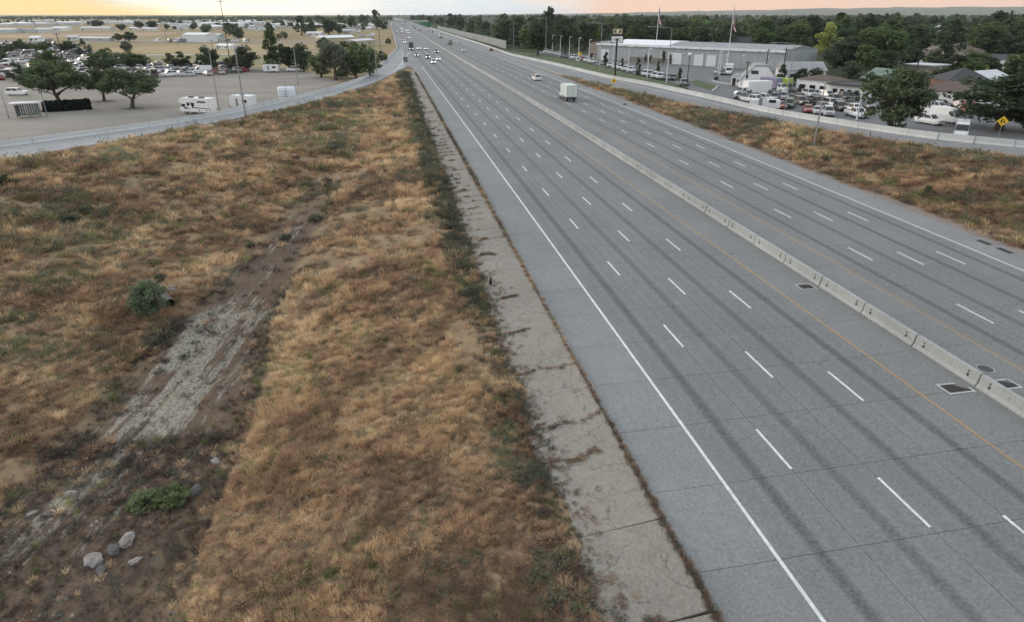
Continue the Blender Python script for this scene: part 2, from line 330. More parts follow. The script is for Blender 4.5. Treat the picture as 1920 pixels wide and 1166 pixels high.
def leafmat(name, cols, trans=.3, vs=.45):
    m = bpy.data.materials.new(name); m.use_nodes = True; t = m.node_tree; t.nodes.clear(); k = NT(t); MATS[name] = m
    o = k.n('ShaderNodeOutputMaterial'); d = k.n('ShaderNodeBsdfDiffuse'); tr = k.n('ShaderNodeBsdfTranslucent'); mx = k.n('ShaderNodeMixShader'); mx.inputs[0].default_value = trans
    P = k.pos(); f = k.noise(vs, 4, .65, P); r = k.n('ShaderNodeObjectInfo').outputs['Random']
    c = k.ramp(f, [(.28, cols[0]), (.5, cols[1]), (.74, cols[2])])
    hsv = k.n('ShaderNodeHueSaturation'); k.l(c, hsv.inputs['Color'])
    mr = k.n('ShaderNodeMapRange', i_To_Min=.72, i_To_Max=1.25); k.l(r, mr.inputs[0]); k.l(mr.outputs[0], hsv.inputs['Value'])
    mh = k.n('ShaderNodeMapRange', i_To_Min=.475, i_To_Max=.515); r2 = k.math('FRACT', k.math('MULTIPLY', r, 7.31)); k.l(r2, mh.inputs[0]); k.l(mh.outputs[0], hsv.inputs['Hue'])
    ms = k.n('ShaderNodeMapRange', i_To_Min=.7, i_To_Max=1.05); r3 = k.math('FRACT', k.math('MULTIPLY', r, 13.7)); k.l(r3, ms.inputs[0]); k.l(ms.outputs[0], hsv.inputs['Saturation'])
    k.l(hsv.outputs[0], d.inputs['Color']); k.l(hsv.outputs[0], tr.inputs['Color'])
    k.l(d.outputs[0], mx.inputs[1]); k.l(tr.outputs[0], mx.inputs[2]); k.l(mx.outputs[0], o.inputs['Surface']); return m
leafg = leafmat('green leaves', [(.066, .096, .048), (.108, .15, .070), (.165, .21, .10)])
leafd = leafmat('dark leaves', [(.048, .07, .041), (.076, .105, .058), (.115, .148, .08)])
leafy = leafmat('yellow green leaves', [(.20, .24, .04), (.32, .36, .06), (.45, .46, .09)])
leafb = leafmat('bright green leaves', [(.10, .17, .045), (.16, .25, .07), (.23, .33, .10)])
leafp = leafmat('pale shrub leaves', [(.12, .155, .07), (.18, .23, .10), (.25, .30, .14)])
leafs = leafmat('grey green leaves', [(.075, .095, .06), (.12, .14, .088), (.165, .18, .115)])
barkm = plain('tree bark', (.085, .065, .05), .9, 0, .35, 4)
# grasses: colour patches come from world position
def grassmat(name, cols):
    m = bpy.data.materials.new(name); m.use_nodes = True; t = m.node_tree; t.nodes.clear(); k = NT(t)
    o = k.n('ShaderNodeOutputMaterial'); d = k.n('ShaderNodeBsdfDiffuse'); tr = k.n('ShaderNodeBsdfTranslucent'); mx = k.n('ShaderNodeMixShader'); mx.inputs[0].default_value = .4
    P = k.pos(); f = k.noise(.22, 4, .65, P); r = k.n('ShaderNodeObjectInfo').outputs['Random']
    f2 = k.noise(.055, 3, .6, P, loc=(13, 7, 0)); v = k.math('ADD', k.math('ADD', k.math('MULTIPLY', k.math('SUBTRACT', f, .5), 1.25), k.math('MULTIPLY', k.math('SUBTRACT', f2, .5), 1.0)), k.math('ADD', .33, k.math('MULTIPLY', r, .30)))
    c = k.ramp(v, [(.3, cols[0]), (.5, cols[1]), (.72, cols[2])])
    k.l(c, d.inputs['Color']); k.l(c, tr.inputs['Color']); k.l(d.outputs[0], mx.inputs[1]); k.l(tr.outputs[0], mx.inputs[2]); k.l(mx.outputs[0], o.inputs['Surface']); return m
g_gold = grassmat('golden dry grass', [(.36, .24, .16), (.60, .42, .255), (.80, .62, .40)])
g_brown = grassmat('brown cheatgrass', [(.22, .15, .11), (.42, .285, .195), (.62, .455, .30)])
g_sage = grassmat('grey green weeds', [(.12, .135, .10), (.18, .19, .135), (.25, .25, .18)])
g_green = grassmat('green weeds', [(.15, .165, .07), (.22, .24, .10), (.30, .31, .14)])
g_dark = grassmat('dark weeds', [(.085, .09, .06), (.125, .13, .09), (.17, .165, .115)])
g_dead = grassmat('dead brush', [(.08, .066, .058), (.13, .108, .092), (.19, .165, .14)])

# ---------------------------------------------------------------- object helpers
C = sc.collection
KIDS = {}
class MB:
    def __init__(s): s.v = []; s.f = []; s.m = []
    def quad(s, pts, mi=0):
        i = len(s.v); s.v += [tuple(p) for p in pts]; s.f.append(tuple(range(i, i+len(pts)))); s.m.append(mi); return s
    def box(s, c, d, mi=0, rz=0., top=None, mi_top=None, rx=0.):
        """d full sizes; top=(sx,sy,ox,oy) scales the top face"""
        i = len(s.v); cx, cy, cz = c; hx, hy, hz = d[0]/2, d[1]/2, d[2]/2; co, si = math.cos(rz), math.sin(rz)
        for z in (-1, 1):
            tx, ty, ox, oy = (top if (top and z > 0) else (1, 1, 0, 0))
            for x, y in ((-1, -1), (1, -1), (1, 1), (-1, 1)):
                X, Y, Z = x*hx*tx+ox, y*hy*ty+oy, z*hz
                if rx: Y, Z = Y*math.cos(rx)-Z*math.sin(rx), Y*math.sin(rx)+Z*math.cos(rx)
                s.v.append((cx+X*co-Y*si, cy+X*si+Y*co, cz+Z))
        for k, q in enumerate(((3, 2, 1, 0), (4, 5, 6, 7), (0, 1, 5, 4), (1, 2, 6, 5), (2, 3, 7, 6), (3, 0, 4, 7))):
            s.f.append(tuple(i+a for a in q)); s.m.append(mi_top if (k == 1 and mi_top is not None) else mi)
        return s
    def tube(s, pts, rad, n=8, mi=0, cap=True):
        pts = [Vector(p) for p in pts]
        rr = rad if isinstance(rad, (list, tuple)) else [rad]*len(pts)
        base = len(s.v)
        for k, p in enumerate(pts):
            d = (pts[min(k+1, len(pts)-1)]-pts[max(k-1, 0)]).normalized()
            a = d.orthogonal().normalized() if abs(d.z) < .95 else Vector((1, 0, 0)); a = (a-d*a.dot(d)).normalized(); b = d.cross(a)
            for j in range(n):
                t = 2*math.pi*j/n; q = p+(a*math.cos(t)+b*math.sin(t))*rr[k]; s.v.append(tuple(q))
        for k in range(len(pts)-1):
            for j in range(n):
                a = base+k*n+j; b = base+k*n+(j+1) % n; s.f.append((a, b, b+n, a+n)); s.m.append(mi)
        if cap:
            s.f.append(tuple(base+j for j in reversed(range(n)))); s.m.append(mi)
            e = base+(len(pts)-1)*n; s.f.append(tuple(e+j for j in range(n))); s.m.append(mi)
        return s
    def prism(s, poly, axis, a, b, mi=0):
        """extrude a 2D polygon along axis ('x' or 'y') from a to b"""
        def P(p, t): return (t, p[0], p[1]) if axis == 'x' else (p[0], t, p[1])
        i = len(s.v); n = len(poly); s.v += [P(p, a) for p in poly]+[P(p, b) for p in poly]
        for j in range(n): s.f.append((i+j, i+(j+1) % n, i+n+(j+1) % n, i+n+j)); s.m.append(mi)
        s.f.append(tuple(i+j for j in reversed(range(n)))); s.m.append(mi); s.f.append(tuple(i+n+j for j in range(n))); s.m.append(mi); return s
    def mesh(s, name, mats, smooth=False):
        me = bpy.data.meshes.new(name); me.from_pydata(s.v, [], s.f)
        for m in (mats if isinstance(mats, (list, tuple)) else [mats]): me.materials.append(m)
        me.polygons.foreach_set('material_index', s.m)
        if smooth: me.polygons.foreach_set('use_smooth', [True]*len(s.f))
        bm = bmesh.new(); bm.from_mesh(me); bmesh.ops.recalc_face_normals(bm, faces=bm.faces); bm.to_mesh(me); bm.free()
        return me
    def obj(s, name, mats, parent=None, smooth=False, link=True): return mobj(name, s.mesh(name, mats, smooth), parent, link)
def mobj(name, me, parent=None, link=True):
    o = bpy.data.objects.new(name, me)
    if link: C.objects.link(o)
    if parent is not None: o.parent = parent; KIDS.setdefault(parent, []).append(o)
    return o
def tag(o, label=None, cat=None, group=None, kind=None):
    if label: o['label'] = label
    if cat: o['category'] = cat
    if group: o['group'] = group
    if kind: o['kind'] = kind
    return o
def thing(name, label, cat, loc=(0, 0, 0), rz=0., group=None, link=True):
    o = bpy.data.objects.new(name, None); o.empty_display_size = .3
    if link: C.objects.link(o)
    o.location = loc; o.rotation_euler = (0, 0, rz); return tag(o, label, cat, group)
def copy_tree(o, parent=None, color=None):
    c = o.copy(); C.objects.link(c); c.parent = parent
    if color is not None: c.color = (*color, 1)
    for ch in KIDS.get(o, []): copy_tree(ch, c, color)
    return c
def sheet(name, pts, mat, kind='structure', parent=None, thick=0.):
    me = bpy.data.meshes.new(name); me.from_pydata([tuple(p) for p in pts], [], [tuple(range(len(pts)))]); me.materials.append(mat)
    o = mobj(name, me, parent); 
    if kind: o['kind'] = kind
    return o
def strip(name, left, right, mat, parent=None, kind=None, skirt=0.):
    n = len(left); v = [tuple(p) for p in left]+[tuple(p) for p in right]; f = [(i, i+1, n+i+1, n+i) for i in range(n-1)]
    if skirt:
        k = len(v); v += [(p[0], p[1], p[2]-skirt) for p in left]+[(p[0], p[1], p[2]-skirt) for p in right]
        f += [(k+i, k+i+1, i+1, i) for i in range(n-1)]+[(n+i, n+i+1, k+n+i+1, k+n+i) for i in range(n-1)]
    me = bpy.data.meshes.new(name); me.from_pydata(v, [], f); me.materials.append(mat)
    bm = bmesh.new(); bm.from_mesh(me); bmesh.ops.recalc_face_normals(bm, faces=bm.faces); bm.to_mesh(me); bm.free()
    if me.polygons[0].normal.z < 0: me.flip_normals()
    o = mobj(name, me, parent)
    if kind: o['kind'] = kind
    return o

# ---------------------------------------------------------------- ground sheet
def axis(parts):
    a = []
    for lo, hi, st in parts: a += list(np.arange(lo, hi, st))
    return np.array(a)
xs = np.concatenate([-np.geomspace(9000, 145, 26), axis([(-140, -62, 2.5), (-62, 8, .62), (8, 12, .5), (12, 54, 6), (54, 108, .9), (108, 150, 4)]), np.geomspace(152, 9000, 26)])
ys = np.concatenate([[-300, -120, -50, -15], axis([(0, 14, 2), (14, 75, .62), (75, 150, 1.2), (150, 300, 2.5), (300, 440, 5)]), np.geomspace(445, 14000, 36)])
XX, YY = np.meshgrid(xs, ys); ZZ = T(XX, YY)+bump(XX, YY)
ditch = np.exp(-(np.abs(XX-np.interp(YY, *DX))/(np.interp(YY, *FWD)*1.12))**4)*np.clip((92-YY)/25, .0, 1)
silt_ = (.75+.5*(fbm(XX*.5, YY*.3, 3)-.5))*np.exp(-((XX+.5+1.8*np.clip((38-YY)/10, 0, 1)-np.interp(YY, *DX))/3.6)**2)*smooth01((YY-20)/13)*(.35+.65*smooth01((56-YY)/8))*smooth01((86-YY)/16)
me = bpy.data.meshes.new('ground'); nx, ny = len(xs), len(ys)
idx = np.arange(nx*ny).reshape(ny, nx); q = np.stack([idx[:-1, :-1], idx[:-1, 1:], idx[1:, 1:], idx[1:, :-1]], -1).reshape(-1, 4)
me.from_pydata(np.stack([XX, YY, ZZ], -1).reshape(-1, 3).tolist(), [], q.tolist())
zone = np.zeros((ny, nx, 4), np.float32); zone[..., 3] = 1
farL = smooth01((at_y(LB, YY)[0]-XX)/20)*(YY < 400)+(YY >= 400)*(XX < X0+curve(YY)-7); zone[..., 0] = np.clip(farL, 0, 1)
zone[..., 1] = smooth01((XX-at_y(QB, np.minimum(YY, 2000))[0]+2)/4)
dm = np.clip(ditch*1.5-.25+(fbm(XX*.35+3, YY*.35, 4)-.5)*1.2*(ditch > .1), 0, 1); zone[..., 2] = dm
zone[..., 3] = np.clip(silt_*1.15, 0, 1)
at = me.attributes.new('zone', 'FLOAT_COLOR', 'POINT'); at.data.foreach_set('color', zone.reshape(-1))
me.materials.append(groundm); me.polygons.foreach_set('use_smooth', [True]*len(me.polygons))
tag(mobj('ground', me), kind='structure')
# distant hills
hv = []; hf = []; hx = np.linspace(3.5, 62, 90)
for i, a in enumerate(hx):
    px = a; hgt = 30+190*smooth01((px-6)/42)*(.75+.5*fbm(np.array([px*.16]), np.array([3.]), 4)[0])+25*fbm(np.array([px*.9]), np.array([8.]), 3)[0]
    if a < 9: hgt *= (a-3.5)/5.5
    for r_, h_ in ((6000, 0), (6800, hgt*.15), (7600, hgt*.36), (8200, hgt*.3)):
        t = R_(a); hv.append((math.sin(t)*r_, math.cos(t)*r_, h_*(.9+.2*fbm(np.array([a*2.+r_]), np.array([r_*.01]), 3)[0])+1))
for i in range(len(hx)-1):
    for j in range(3): a = i*4+j; hf.append((a, a+4, a+5, a+1))
me = bpy.data.meshes.new('hills'); me.from_pydata(hv, [], hf); me.materials.append(plain('hill scrub', (.17, .165, .12), .95, 0, .25, .002, .1))
me.polygons.foreach_set('use_smooth', [True]*len(me.polygons)); tag(mobj('hills', me), kind='structure')
# ---------------------------------------------------------------- freeway
COLS = [(-3.75, 0.0), (0.0, 3.66), (3.66, 7.32), (7.32, 10.98), (10.98, 14.64), (14.64, 18.3), (18.3, 22.58), (22.58, 26.24), (26.24, 29.9), (29.9, 33.56), (33.56, 37.22), (37.22, 40.7)]
S0, SL, NR = 12.6, 4.57, 22
S1 = S0+SL*NR
hw = tag(bpy.data.objects.new('freeway', None), kind='structure'); C.objects.link(hw)
ss = list(np.arange(-8, S1+.1, SL/2))
strip('joint_bed', [road(-3.72, s, -.035) for s in ss], [road(40.67, s, -.035) for s in ss], jointm, hw, skirt=.25)
GAP = .013
for ci, (ua, ub) in enumerate(COLS):
    for r in range(NR+1):
        sa = S0+SL*(r-1) if r else -8; sb = S0+SL*r
        if r == 0 and ci < 0: continue
        g = GAP; sk = -.03*0
        dz = rng.normal(0, .0015)
        m = MB()
        for (u0, u1, s0, s1) in ((ua+g, ub-g, sa+g, sb-g),):
            P = [road(u0, s0, dz), road(u1, s0, dz), road(u1, s1, dz), road(u0, s1, dz)]
            B = [Vector((p.x, p.y, p.z-.04)) for p in P]
            m.quad(P); [m.quad([P[i], P[(i+1) % 4], B[(i+1) % 4], B[i]]) for i in range(4)]
        m.obj('slab', roadcon, hw)
fs = list(np.arange(S1, 480, 6))+list(np.geomspace(480, 3500, 30))
def uleft(s): return -3.75 if s < 250 else lerp(s, [250, 262, 420], [-3.75, -5.4, -6.9])
def uright(s): return lerp(s, [0, 220, 330, 420, 3500], [40.7, 40.7, 43, 47, 45])
def mid(u0, u1, s, k, n): return road(u0+(u1-u0)*k/n, s)
for k in range(12):
    strip('far_pavement', [mid(uleft(s), uright(s), s, k, 12) for s in fs], [mid(uleft(s), uright(s), s, k+1, 12) for s in fs], roadcon, hw)
strip('kerb_face', [road(-3.76, s, .0) for s in fs[:24]], [road(-3.76, s, -.3) for s in fs[:24]], pavecon, hw)
LW = 3.66
def line(u, w, mat, s0=8, s1=1500, name='edge_line', dz=.006):
    s_ = list(np.arange(s0, min(400, s1), 4))+(list(np.geomspace(400, s1, 20)) if s1 > 400 else [])
    uf = u if callable(u) else (lambda s: u)
    return strip(name, [road(uf(s)-w/2, s, dz) for s in s_], [road(uf(s)+w/2, s, dz) for s in s_], mat, hw)
line(0.0, .17, linew, 8, 372); line(4*LW, .15, liney); line(22.55, .11, liney); line(22.85, .05, liney); line(22.58+4*LW, .16, linew, 8, 900)
dm_ = MB().quad([(-.075, -1.6, 0), (.075, -1.6, 0), (.075, 1.6, 0), (-.075, 1.6, 0)]).mesh('lane_dash', linew)
dms = [dm_]
for v in range(4):
    mm = MB(); n = 9; L = []; Rr = []
    for i in range(n+1):
        y = -1.6+3.2*i/n; L.append((-.075+rng.normal(0, .004), y, 0)); Rr.append((.075+rng.normal(0, .004), y, 0))
    for i in range(n): mm.quad([L[i], Rr[i], Rr[i+1], L[i+1]])
    dms.append(mm.mesh('lane_dash', linew))
farm = MB()
for u, s0 in zip((LW, 2*LW, 3*LW, 22.58+LW, 22.58+2*LW, 22.58+3*LW), (23.638, 19.100, 28.070, 34.684, 45.175, 44.691)):
    s = s0-12.19*2
    while s < 900:
        if s > 6:
            p = road(u, s, .006)
            if s < 330:
                o = mobj('lane_dash', dms[random.randrange(5)], hw); o.location = p; o.rotation_euler = (slope(s), 0, head(s))
            else:
                h = head(s); d = Vector((-math.sin(h), math.cos(h), 0))*1.6; e = Vector((.1, 0, 0)); farm.quad([p-d-e, p-d+e, p+d+e, p+d-e])
        s += 12.19
tag(farm.obj('lane_dashes', linew, hw), kind='stuff')
# left ramp
def resamp(P, n):
    d = np.concatenate([[0], np.cumsum(np.linalg.norm(np.diff(P[:, :2], axis=0), axis=1))]); t = np.linspace(0, d[-1], n)
    Q = np.stack([np.interp(t, d, P[:, i]) for i in range(3)], -1)
    for _ in range(3):
        Q[1:-1] = .25*Q[:-2]+.5*Q[1:-1]+.25*Q[2:]
    return Q
LBr = LB[LB[:, 1] <= 400]; a = resamp(LN, 60); b = resamp(LBr[:], 60)
def match(A, B):
    """for each point of A, the point of B with the same parameter"""
    return B
rl = tag(bpy.data.objects.new('ramp_road', None), kind='structure'); C.objects.link(rl)
near = resamp(np.vstack([LN, [road(-4.6, 300)], [road(-3.9, 400)]]), 80); farr = resamp(LBr, 80)
strip('ramp_pavement', [Vector(p)+Vector((0, 0, .02)) for p in near], [Vector(p)+Vector((0, 0, .02)) for p in farr], rampcon, rl, skirt=.4)
dirs = farr-near
def off(A, Bv, t, dz=.03): return [Vector(p+(q-p)*t)+Vector((0, 0, dz)) for p, q in zip(A, Bv)]
strip('edge_line', off(near, farr, .16), off(near, farr, .178), linew, rl); strip('edge_line', off(near, farr, .80)[:52], off(near, farr, .815)[:52], linew, rl)
# dark gore triangle edge and ramp lane line towards the nose
g0, g1 = G(745, 129, 2.03), G(769, 96.5, 2.03); d = (g1-g0).normalized(); e = Vector((d.y, -d.x, 0))*.13
g0 = g0-d*8
sheet('gore_line', [g0-e, g1-e, g1+e, g0+e], linew, None, rl).location.z = .035
# right ramp
rr = tag(bpy.data.objects.new('slip_road', None), kind='structure'); C.objects.link(rr)
QBr = QB[QB[:, 1] < 415]; QNr = np.vstack([QN, [road(44.2, 420)]])
nr, fr = resamp(QNr, 80), resamp(QBr, 80)
strip('slip_pavement', [Vector(p)+Vector((0, 0, .02)) for p in nr], [Vector(p)+Vector((0, 0, .02)) for p in fr], asphalt and concrete('slip road concrete', (.16, .165, .17), (.215, .22, .225), False, 12), rr, skirt=.4)
strip('edge_line', off(nr, fr, .07), off(nr, fr, .10), linepaint('pale yellow line', (.55, .47, .26)), rr)
strip('edge_line', off(nr, fr, .72), off(nr, fr, .735), linew, rr)
# reddish gravel between right shoulder and grass
gs = list(np.arange(14, 215, 3.))
def gw(s): return 56.5+.45*math.sin(s*.13)+.35*math.sin(s*.37+1)
strip('gravel_verge', [Vector((54.6+float(curve(s)), s, float(prof(s))-.05)) for s in gs], [Vector((gw(s)+float(curve(s)), s, gz(gw(s)+float(curve(s)), s)+.10)) for s in gs], redgravel, None, 'structure')
# broken slope paving left of the shoulder
sp_ = tag(bpy.data.objects.new('slope_paving', None), kind='structure'); C.objects.link(sp_)
s = 6.0; cracks = []
while s < 235:
    L = random.uniform(2.6, 6.0) if s < 60 else random.uniform(1.8, 4.4)
    xa, xb = 6.35+rng.normal(0, .18), 10.44
    if s > 110: xa = 6.35+(s-110)/125*2.2+rng.normal(0, .15)
    k0, k1 = rng.normal(0, .10), rng.normal(0, .10)
    nseg = 5; P0 = []; P1 = []
    for i in range(nseg+1):
        x = xa+(xb-xa)*i/nseg; dz = -.42+(x-6.35)/4.1*.36+.06
        y0 = s+.012+k0*(i-2)*.3+abs(rng.normal(0, .012)); y1 = s+L-.012+k1*(i-2)*.3-abs(rng.normal(0, .012))
        c0 = float(curve(s)); P0.append(Vector((x+c0, y0, float(prof(y0))+dz))); P1.append(Vector((x+c0, y1, float(prof(y1))+dz)))
    m = MB(); th = Vector((0, 0, -.12))
    for i in range(nseg): m.quad([P0[i], P0[i+1], P1[i+1], P1[i]])
    ring = P0+P1[::-1]
    for i in range(len(ring)): q_ = ring[(i+1) % len(ring)]; m.quad([ring[i], q_, q_+th, ring[i]+th])
    m.obj('paving_panel', pavecon, sp_); cracks.append(s); s += L
# ---------------------------------------------------------------- median barrier
def jersey(w=.61, h=.82):
    return [(-w/2, 0), (w/2, 0), (w/2, .08), (w/2-.13, .26), (.12, h), (-.12, h), (-w/2+.13, .26), (-w/2, .08)]
mbar = thing('median_barrier', 'grey concrete median barrier of jointed segments running down the freeway', 'barrier')
SEG = 4.905; PH = 26.43-4.905*5
seg_me = []
for v in range(3):
    m = MB(); m.prism(jersey(), 'y', -SEG/2+.05, SEG/2-.05)
    bm = bmesh.new(); me = m.mesh('segment', [barcon]); seg_me.append(me)
slot_me = MB().box((0, 0, 0), (.05, .07, .16)).mesh('drain_slot', blackm); slot2 = MB().box((0, 0, 0), (.05, .10, .07)).mesh('lift_slot', blackm)
UB = 18.48
for i in range(62):
    s = PH+SEG*(i+.5)
    o = mobj('segment', seg_me[i % 3], mbar); o.location = road(UB, s, -.01)+Vector((rng.normal(0, .012), 0, 0)); o.rotation_euler = (slope(s), rng.normal(0, .006), head(s)+rng.normal(0, .002))
    if s < 140:
        for e in (-1, 1):
            for zz, mm, xo in ((.40, slot_me, .19), (.62, slot2, .150)):
                k = mobj('slot', mm, o); k.location = (-xo, e*(SEG/2-.75)+ (.02 if zz > .5 else 0), zz); k.rotation_euler = (0, .2, 0)
sf = list(np.arange(PH+SEG*62, 500, 12))+list(np.geomspace(500, 2500, 16)); pr = jersey(); m = MB()
for i in range(len(sf)-1):
    A, B = road(UB, sf[i]), road(UB, sf[i+1])
    for j in range(1, 7):
        p, q_ = pr[j], pr[j+1]; m.quad([(A.x+p[0], A.y, A.z+p[1]), (A.x+q_[0], A.y, A.z+q_[1]), (B.x+q_[0], B.y, B.z+q_[1]), (B.x+p[0], B.y, B.z+p[1])])
tag(m.obj('far_segments', barcon, mbar), kind='stuff')
# ramp barriers
def barrier_run(name, label, P, h, segl, mat, side, nmax=140, w=.45):
    P = np.asarray(P); d = np.concatenate([[0], np.cumsum(np.linalg.norm(np.diff(P[:, :2], axis=0), axis=1))])
    tot = d[-1]; root = thing(name, label, 'barrier'); t = 0; n = 0
    poly = [(-w/2, 0), (w/2, 0), (w/2, .1), (.11, .35), (.09, h), (-.09, h), (-.11, .35), (-w/2, .1)]
    me = MB().prism(poly, 'y', -segl/2+.03, segl/2-.03).mesh('segment', mat)
    while t < tot-segl and n < nmax:
        c = Vector([float(np.interp(t+segl/2, d, P[:, i])) for i in range(3)]); c2 = Vector([float(np.interp(t+segl/2+1, d, P[:, i])) for i in range(3)])-c
        o = mobj('segment', me, root); o.location = c+Vector((0, 0, .0)); o.rotation_euler = (math.atan2(c2.z, c2.xy.length), 0, math.atan2(-c2.x, c2.y)); t += segl; n += 1
    return root
barrier_run('ramp_barrier', 'low pale concrete barrier along far edge of curving entrance ramp', farr, .85, 6.1, barwhite, -1)
barrier_run('ramp_barrier', 'long white concrete barrier between exit ramp and dealership lots', fr, 1.0, 4.6, barwhite, 1)
lb2 = resamp(np.array([road(-7.0, s, .0) for s in (400, 520, 700, 1000)]), 60)
barrier_run('roadside_barrier', 'distant concrete barrier along freeway edge beyond the merging ramp', lb2, .85, 12.0, barwhite, -1)
rb2 = resamp(np.vstack([fr[-1:], np.array([road(uright(s)+.4, s, .0) for s in (430, 520, 700, 1000)])]), 60)
barrier_run('roadside_barrier', 'distant concrete barrier below the grey sound wall', rb2, .9, 12.0, barwhite, 1)
# sound wall
swp = np.array([G(947, 91.5, 2.1), G(905, 79, 2.1), G(870, 69.5, 2.1), G(845, 62, 2.1), G(820, 55, 2.1)]); swp[:, 0] += .5
sw = thing('sound_wall', 'tall grey panelled sound wall standing before the dark woods', 'wall')
d = np.concatenate([[0], np.cumsum(np.linalg.norm(np.diff(swp[:, :2], axis=0), axis=1))]); t = 0
pm = MB().box((0, 0, 2.1), (.16, 4.8, 4.2)).mesh('panel', concrete('sound wall panel', (.27, .29, .30), (.36, .38, .38), False, 15)); pp = MB().box((0, 0, 2.2), (.32, .32, 4.4)).mesh('post', barcon)
while t < d[-1] and t < 5*130:
    c = Vector([float(np.interp(t, d, swp[:, i])) for i in range(3)]); c2 = Vector([float(np.interp(t+5, d, swp[:, i])) for i in range(3)]); a = c2-c
    if a.length < 1: break
    o = mobj('panel', pm, sw); o.location = (c+c2)/2; o.rotation_euler = (0, 0, math.atan2(-a.x, a.y))
    o = mobj('post', pp, sw); o.location = c; o.rotation_euler = (0, 0, math.atan2(-a.x, a.y)); t += 5
# chain-link fence on the left ramp barrier: posts and rails
fn = thing('wire_fence', 'thin wire fence with grey posts behind the entrance ramp barrier', 'fence')
pm = MB().tube([(0, 0, 0), (0, 0, 1.5)], .035, 6).mesh('post', galv); k = 0
P = farr; d = np.concatenate([[0], np.cumsum(np.linalg.norm(np.diff(P[:, :2], axis=0), axis=1))]); t = 20; pts = []
while t < d[-1]-90:
    c = Vector([float(np.interp(t, d, P[:, i])) for i in range(3)]); c2 = Vector([float(np.interp(t+1, d, P[:, i])) for i in range(3)])-c; nrm = Vector((-c2.y, c2.x, 0)).normalized()*1.3
    q_ = c+nrm; q_.z = gz(q_.x, q_.y); pts.append(q_); o = mobj('post', pm, fn); o.location = q_; t += 3.
m = MB()
for h in (.5, 1.0, 1.45): m.tube([p+Vector((0, 0, h)) for p in pts], .014, 4)
m.obj('wires', galv, fn)
# drains and manhole in the median shoulders
def drain(name, label, c, L, W, rz):
    t = thing(name, label, 'drain', c, rz)
    m = MB()
    for sx in (-1, 1): m.box((sx*W/2, 0, .006), (.09, L+.18, .012))
    for sy in (-1, 1): m.box((0, sy*L/2, .006), (W-.09, .09, .0118))
    m.obj('frame', barwhite if W > .8 else jointm, t); MB().box((0, 0, .002), (W-.08, L-.08, .003)).obj('pit', blackm, t)
    n = 9
    for i in range(n): MB().box(((i-(n-1)/2)*W/(n+.5), 0, .0065), (.035, L-.1, .007)).obj('grate_bar', plain('rusty iron %d' % i, (.04, .032, .028), .8) if 'rusty iron %d' % i not in MATS else MATS['rusty iron %d' % i], t)
    return t
drain('drain_grate', 'large dark drain grate beside the near median barrier joint', road(17.05, 26.55, .004), .95, 1.6, 0)
drain('drain_grate', 'smaller dark drain grate further along the median barrier', road(17.2, 41.3, .004), .95, 1.2, 0)
drain('drain_grate', 'dark drain grate on far side of the median barrier', road(20.3, 26.3, .004), .9, 1.0, 0)
drain('drain_grate', 'first dark drain slot at the right shoulder edge', road(39.9, 47.6, .004), 1.3, .5, .0); drain('drain_grate', 'second dark drain slot nearer on the right shoulder', road(39.9, 45.4, .004), 1.3, .5, .0)
t = thing('manhole_cover', 'round dark manhole cover beyond the median barrier', 'manhole', road(20.5, 28.0, .004))
m = MB(); m.tube([(0, 0, 0), (0, 0, .008)], .42, 24); m.obj('lid', plain('cast iron', (.06, .06, .062), .7), t); m = MB()
for i in range(24):
    a0, a1 = 2*math.pi*i/24, 2*math.pi*(i+1)/24; m.quad([(.43*math.cos(a0), .43*math.sin(a0), .009), (.5*math.cos(a0), .5*math.sin(a0), .009), (.5*math.cos(a1), .5*math.sin(a1), .009), (.43*math.cos(a1), .43*math.sin(a1), .009)])
m.obj('rim', barcon, t)
# ---------------------------------------------------------------- scattered grasses (instanced clumps, nobody could count them)
def tuft(name, mat, n, rad, hmin, hmax, lean, wd, seed, leafy=False):
    r = np.random.default_rng(seed); m = MB()
    for i in range(n):
        a = r.uniform(0, 6.283); d = rad*math.sqrt(r.random())*.7; x, y = d*math.cos(a), d*math.sin(a); h = r.uniform(hmin, hmax)
        la = a+r.normal(0, .7); L = h*lean*r.uniform(.4, 1.3); dx, dy = L*math.cos(la), L*math.sin(la); w_ = wd*r.uniform(.6, 1.4); wx, wy = -math.sin(la)*w_, math.cos(la)*w_
        if leafy:
            z = h*r.uniform(.25, 1); nx_, ny_, nz_ = r.normal(0, 1, 3); ln = Vector((nx_, ny_, abs(nz_)+.4)).normalized(); t = ln.orthogonal().normalized(); b = ln.cross(t); c = Vector((x+dx*.5, y+dy*.5, z))
            s = wd*r.uniform(1.5, 3.2); m.quad([c-t*s, c-b*s*.5, c+t*s, c+b*s*.5])
        else:
            p1 = (x+dx*.35, y+dy*.35, h*.62); p2 = (x+dx, y+dy, h*r.uniform(.75, 1.0))
            m.quad([(x-wx, y-wy, -.03), (x+wx, y+wy, -.03), (p1[0]+wx*.8, p1[1]+wy*.8, p1[2]), (p1[0]-wx*.8, p1[1]-wy*.8, p1[2])])
            m.quad([(p1[0]-wx*.8, p1[1]-wy*.8, p1[2]), (p1[0]+wx*.8, p1[1]+wy*.8, p1[2]), p2])
    me = bpy.data.meshes.new(name); me.from_pydata(m.v, [], m.f); me.materials.append(mat); return bpy.data.objects.new(name, me)
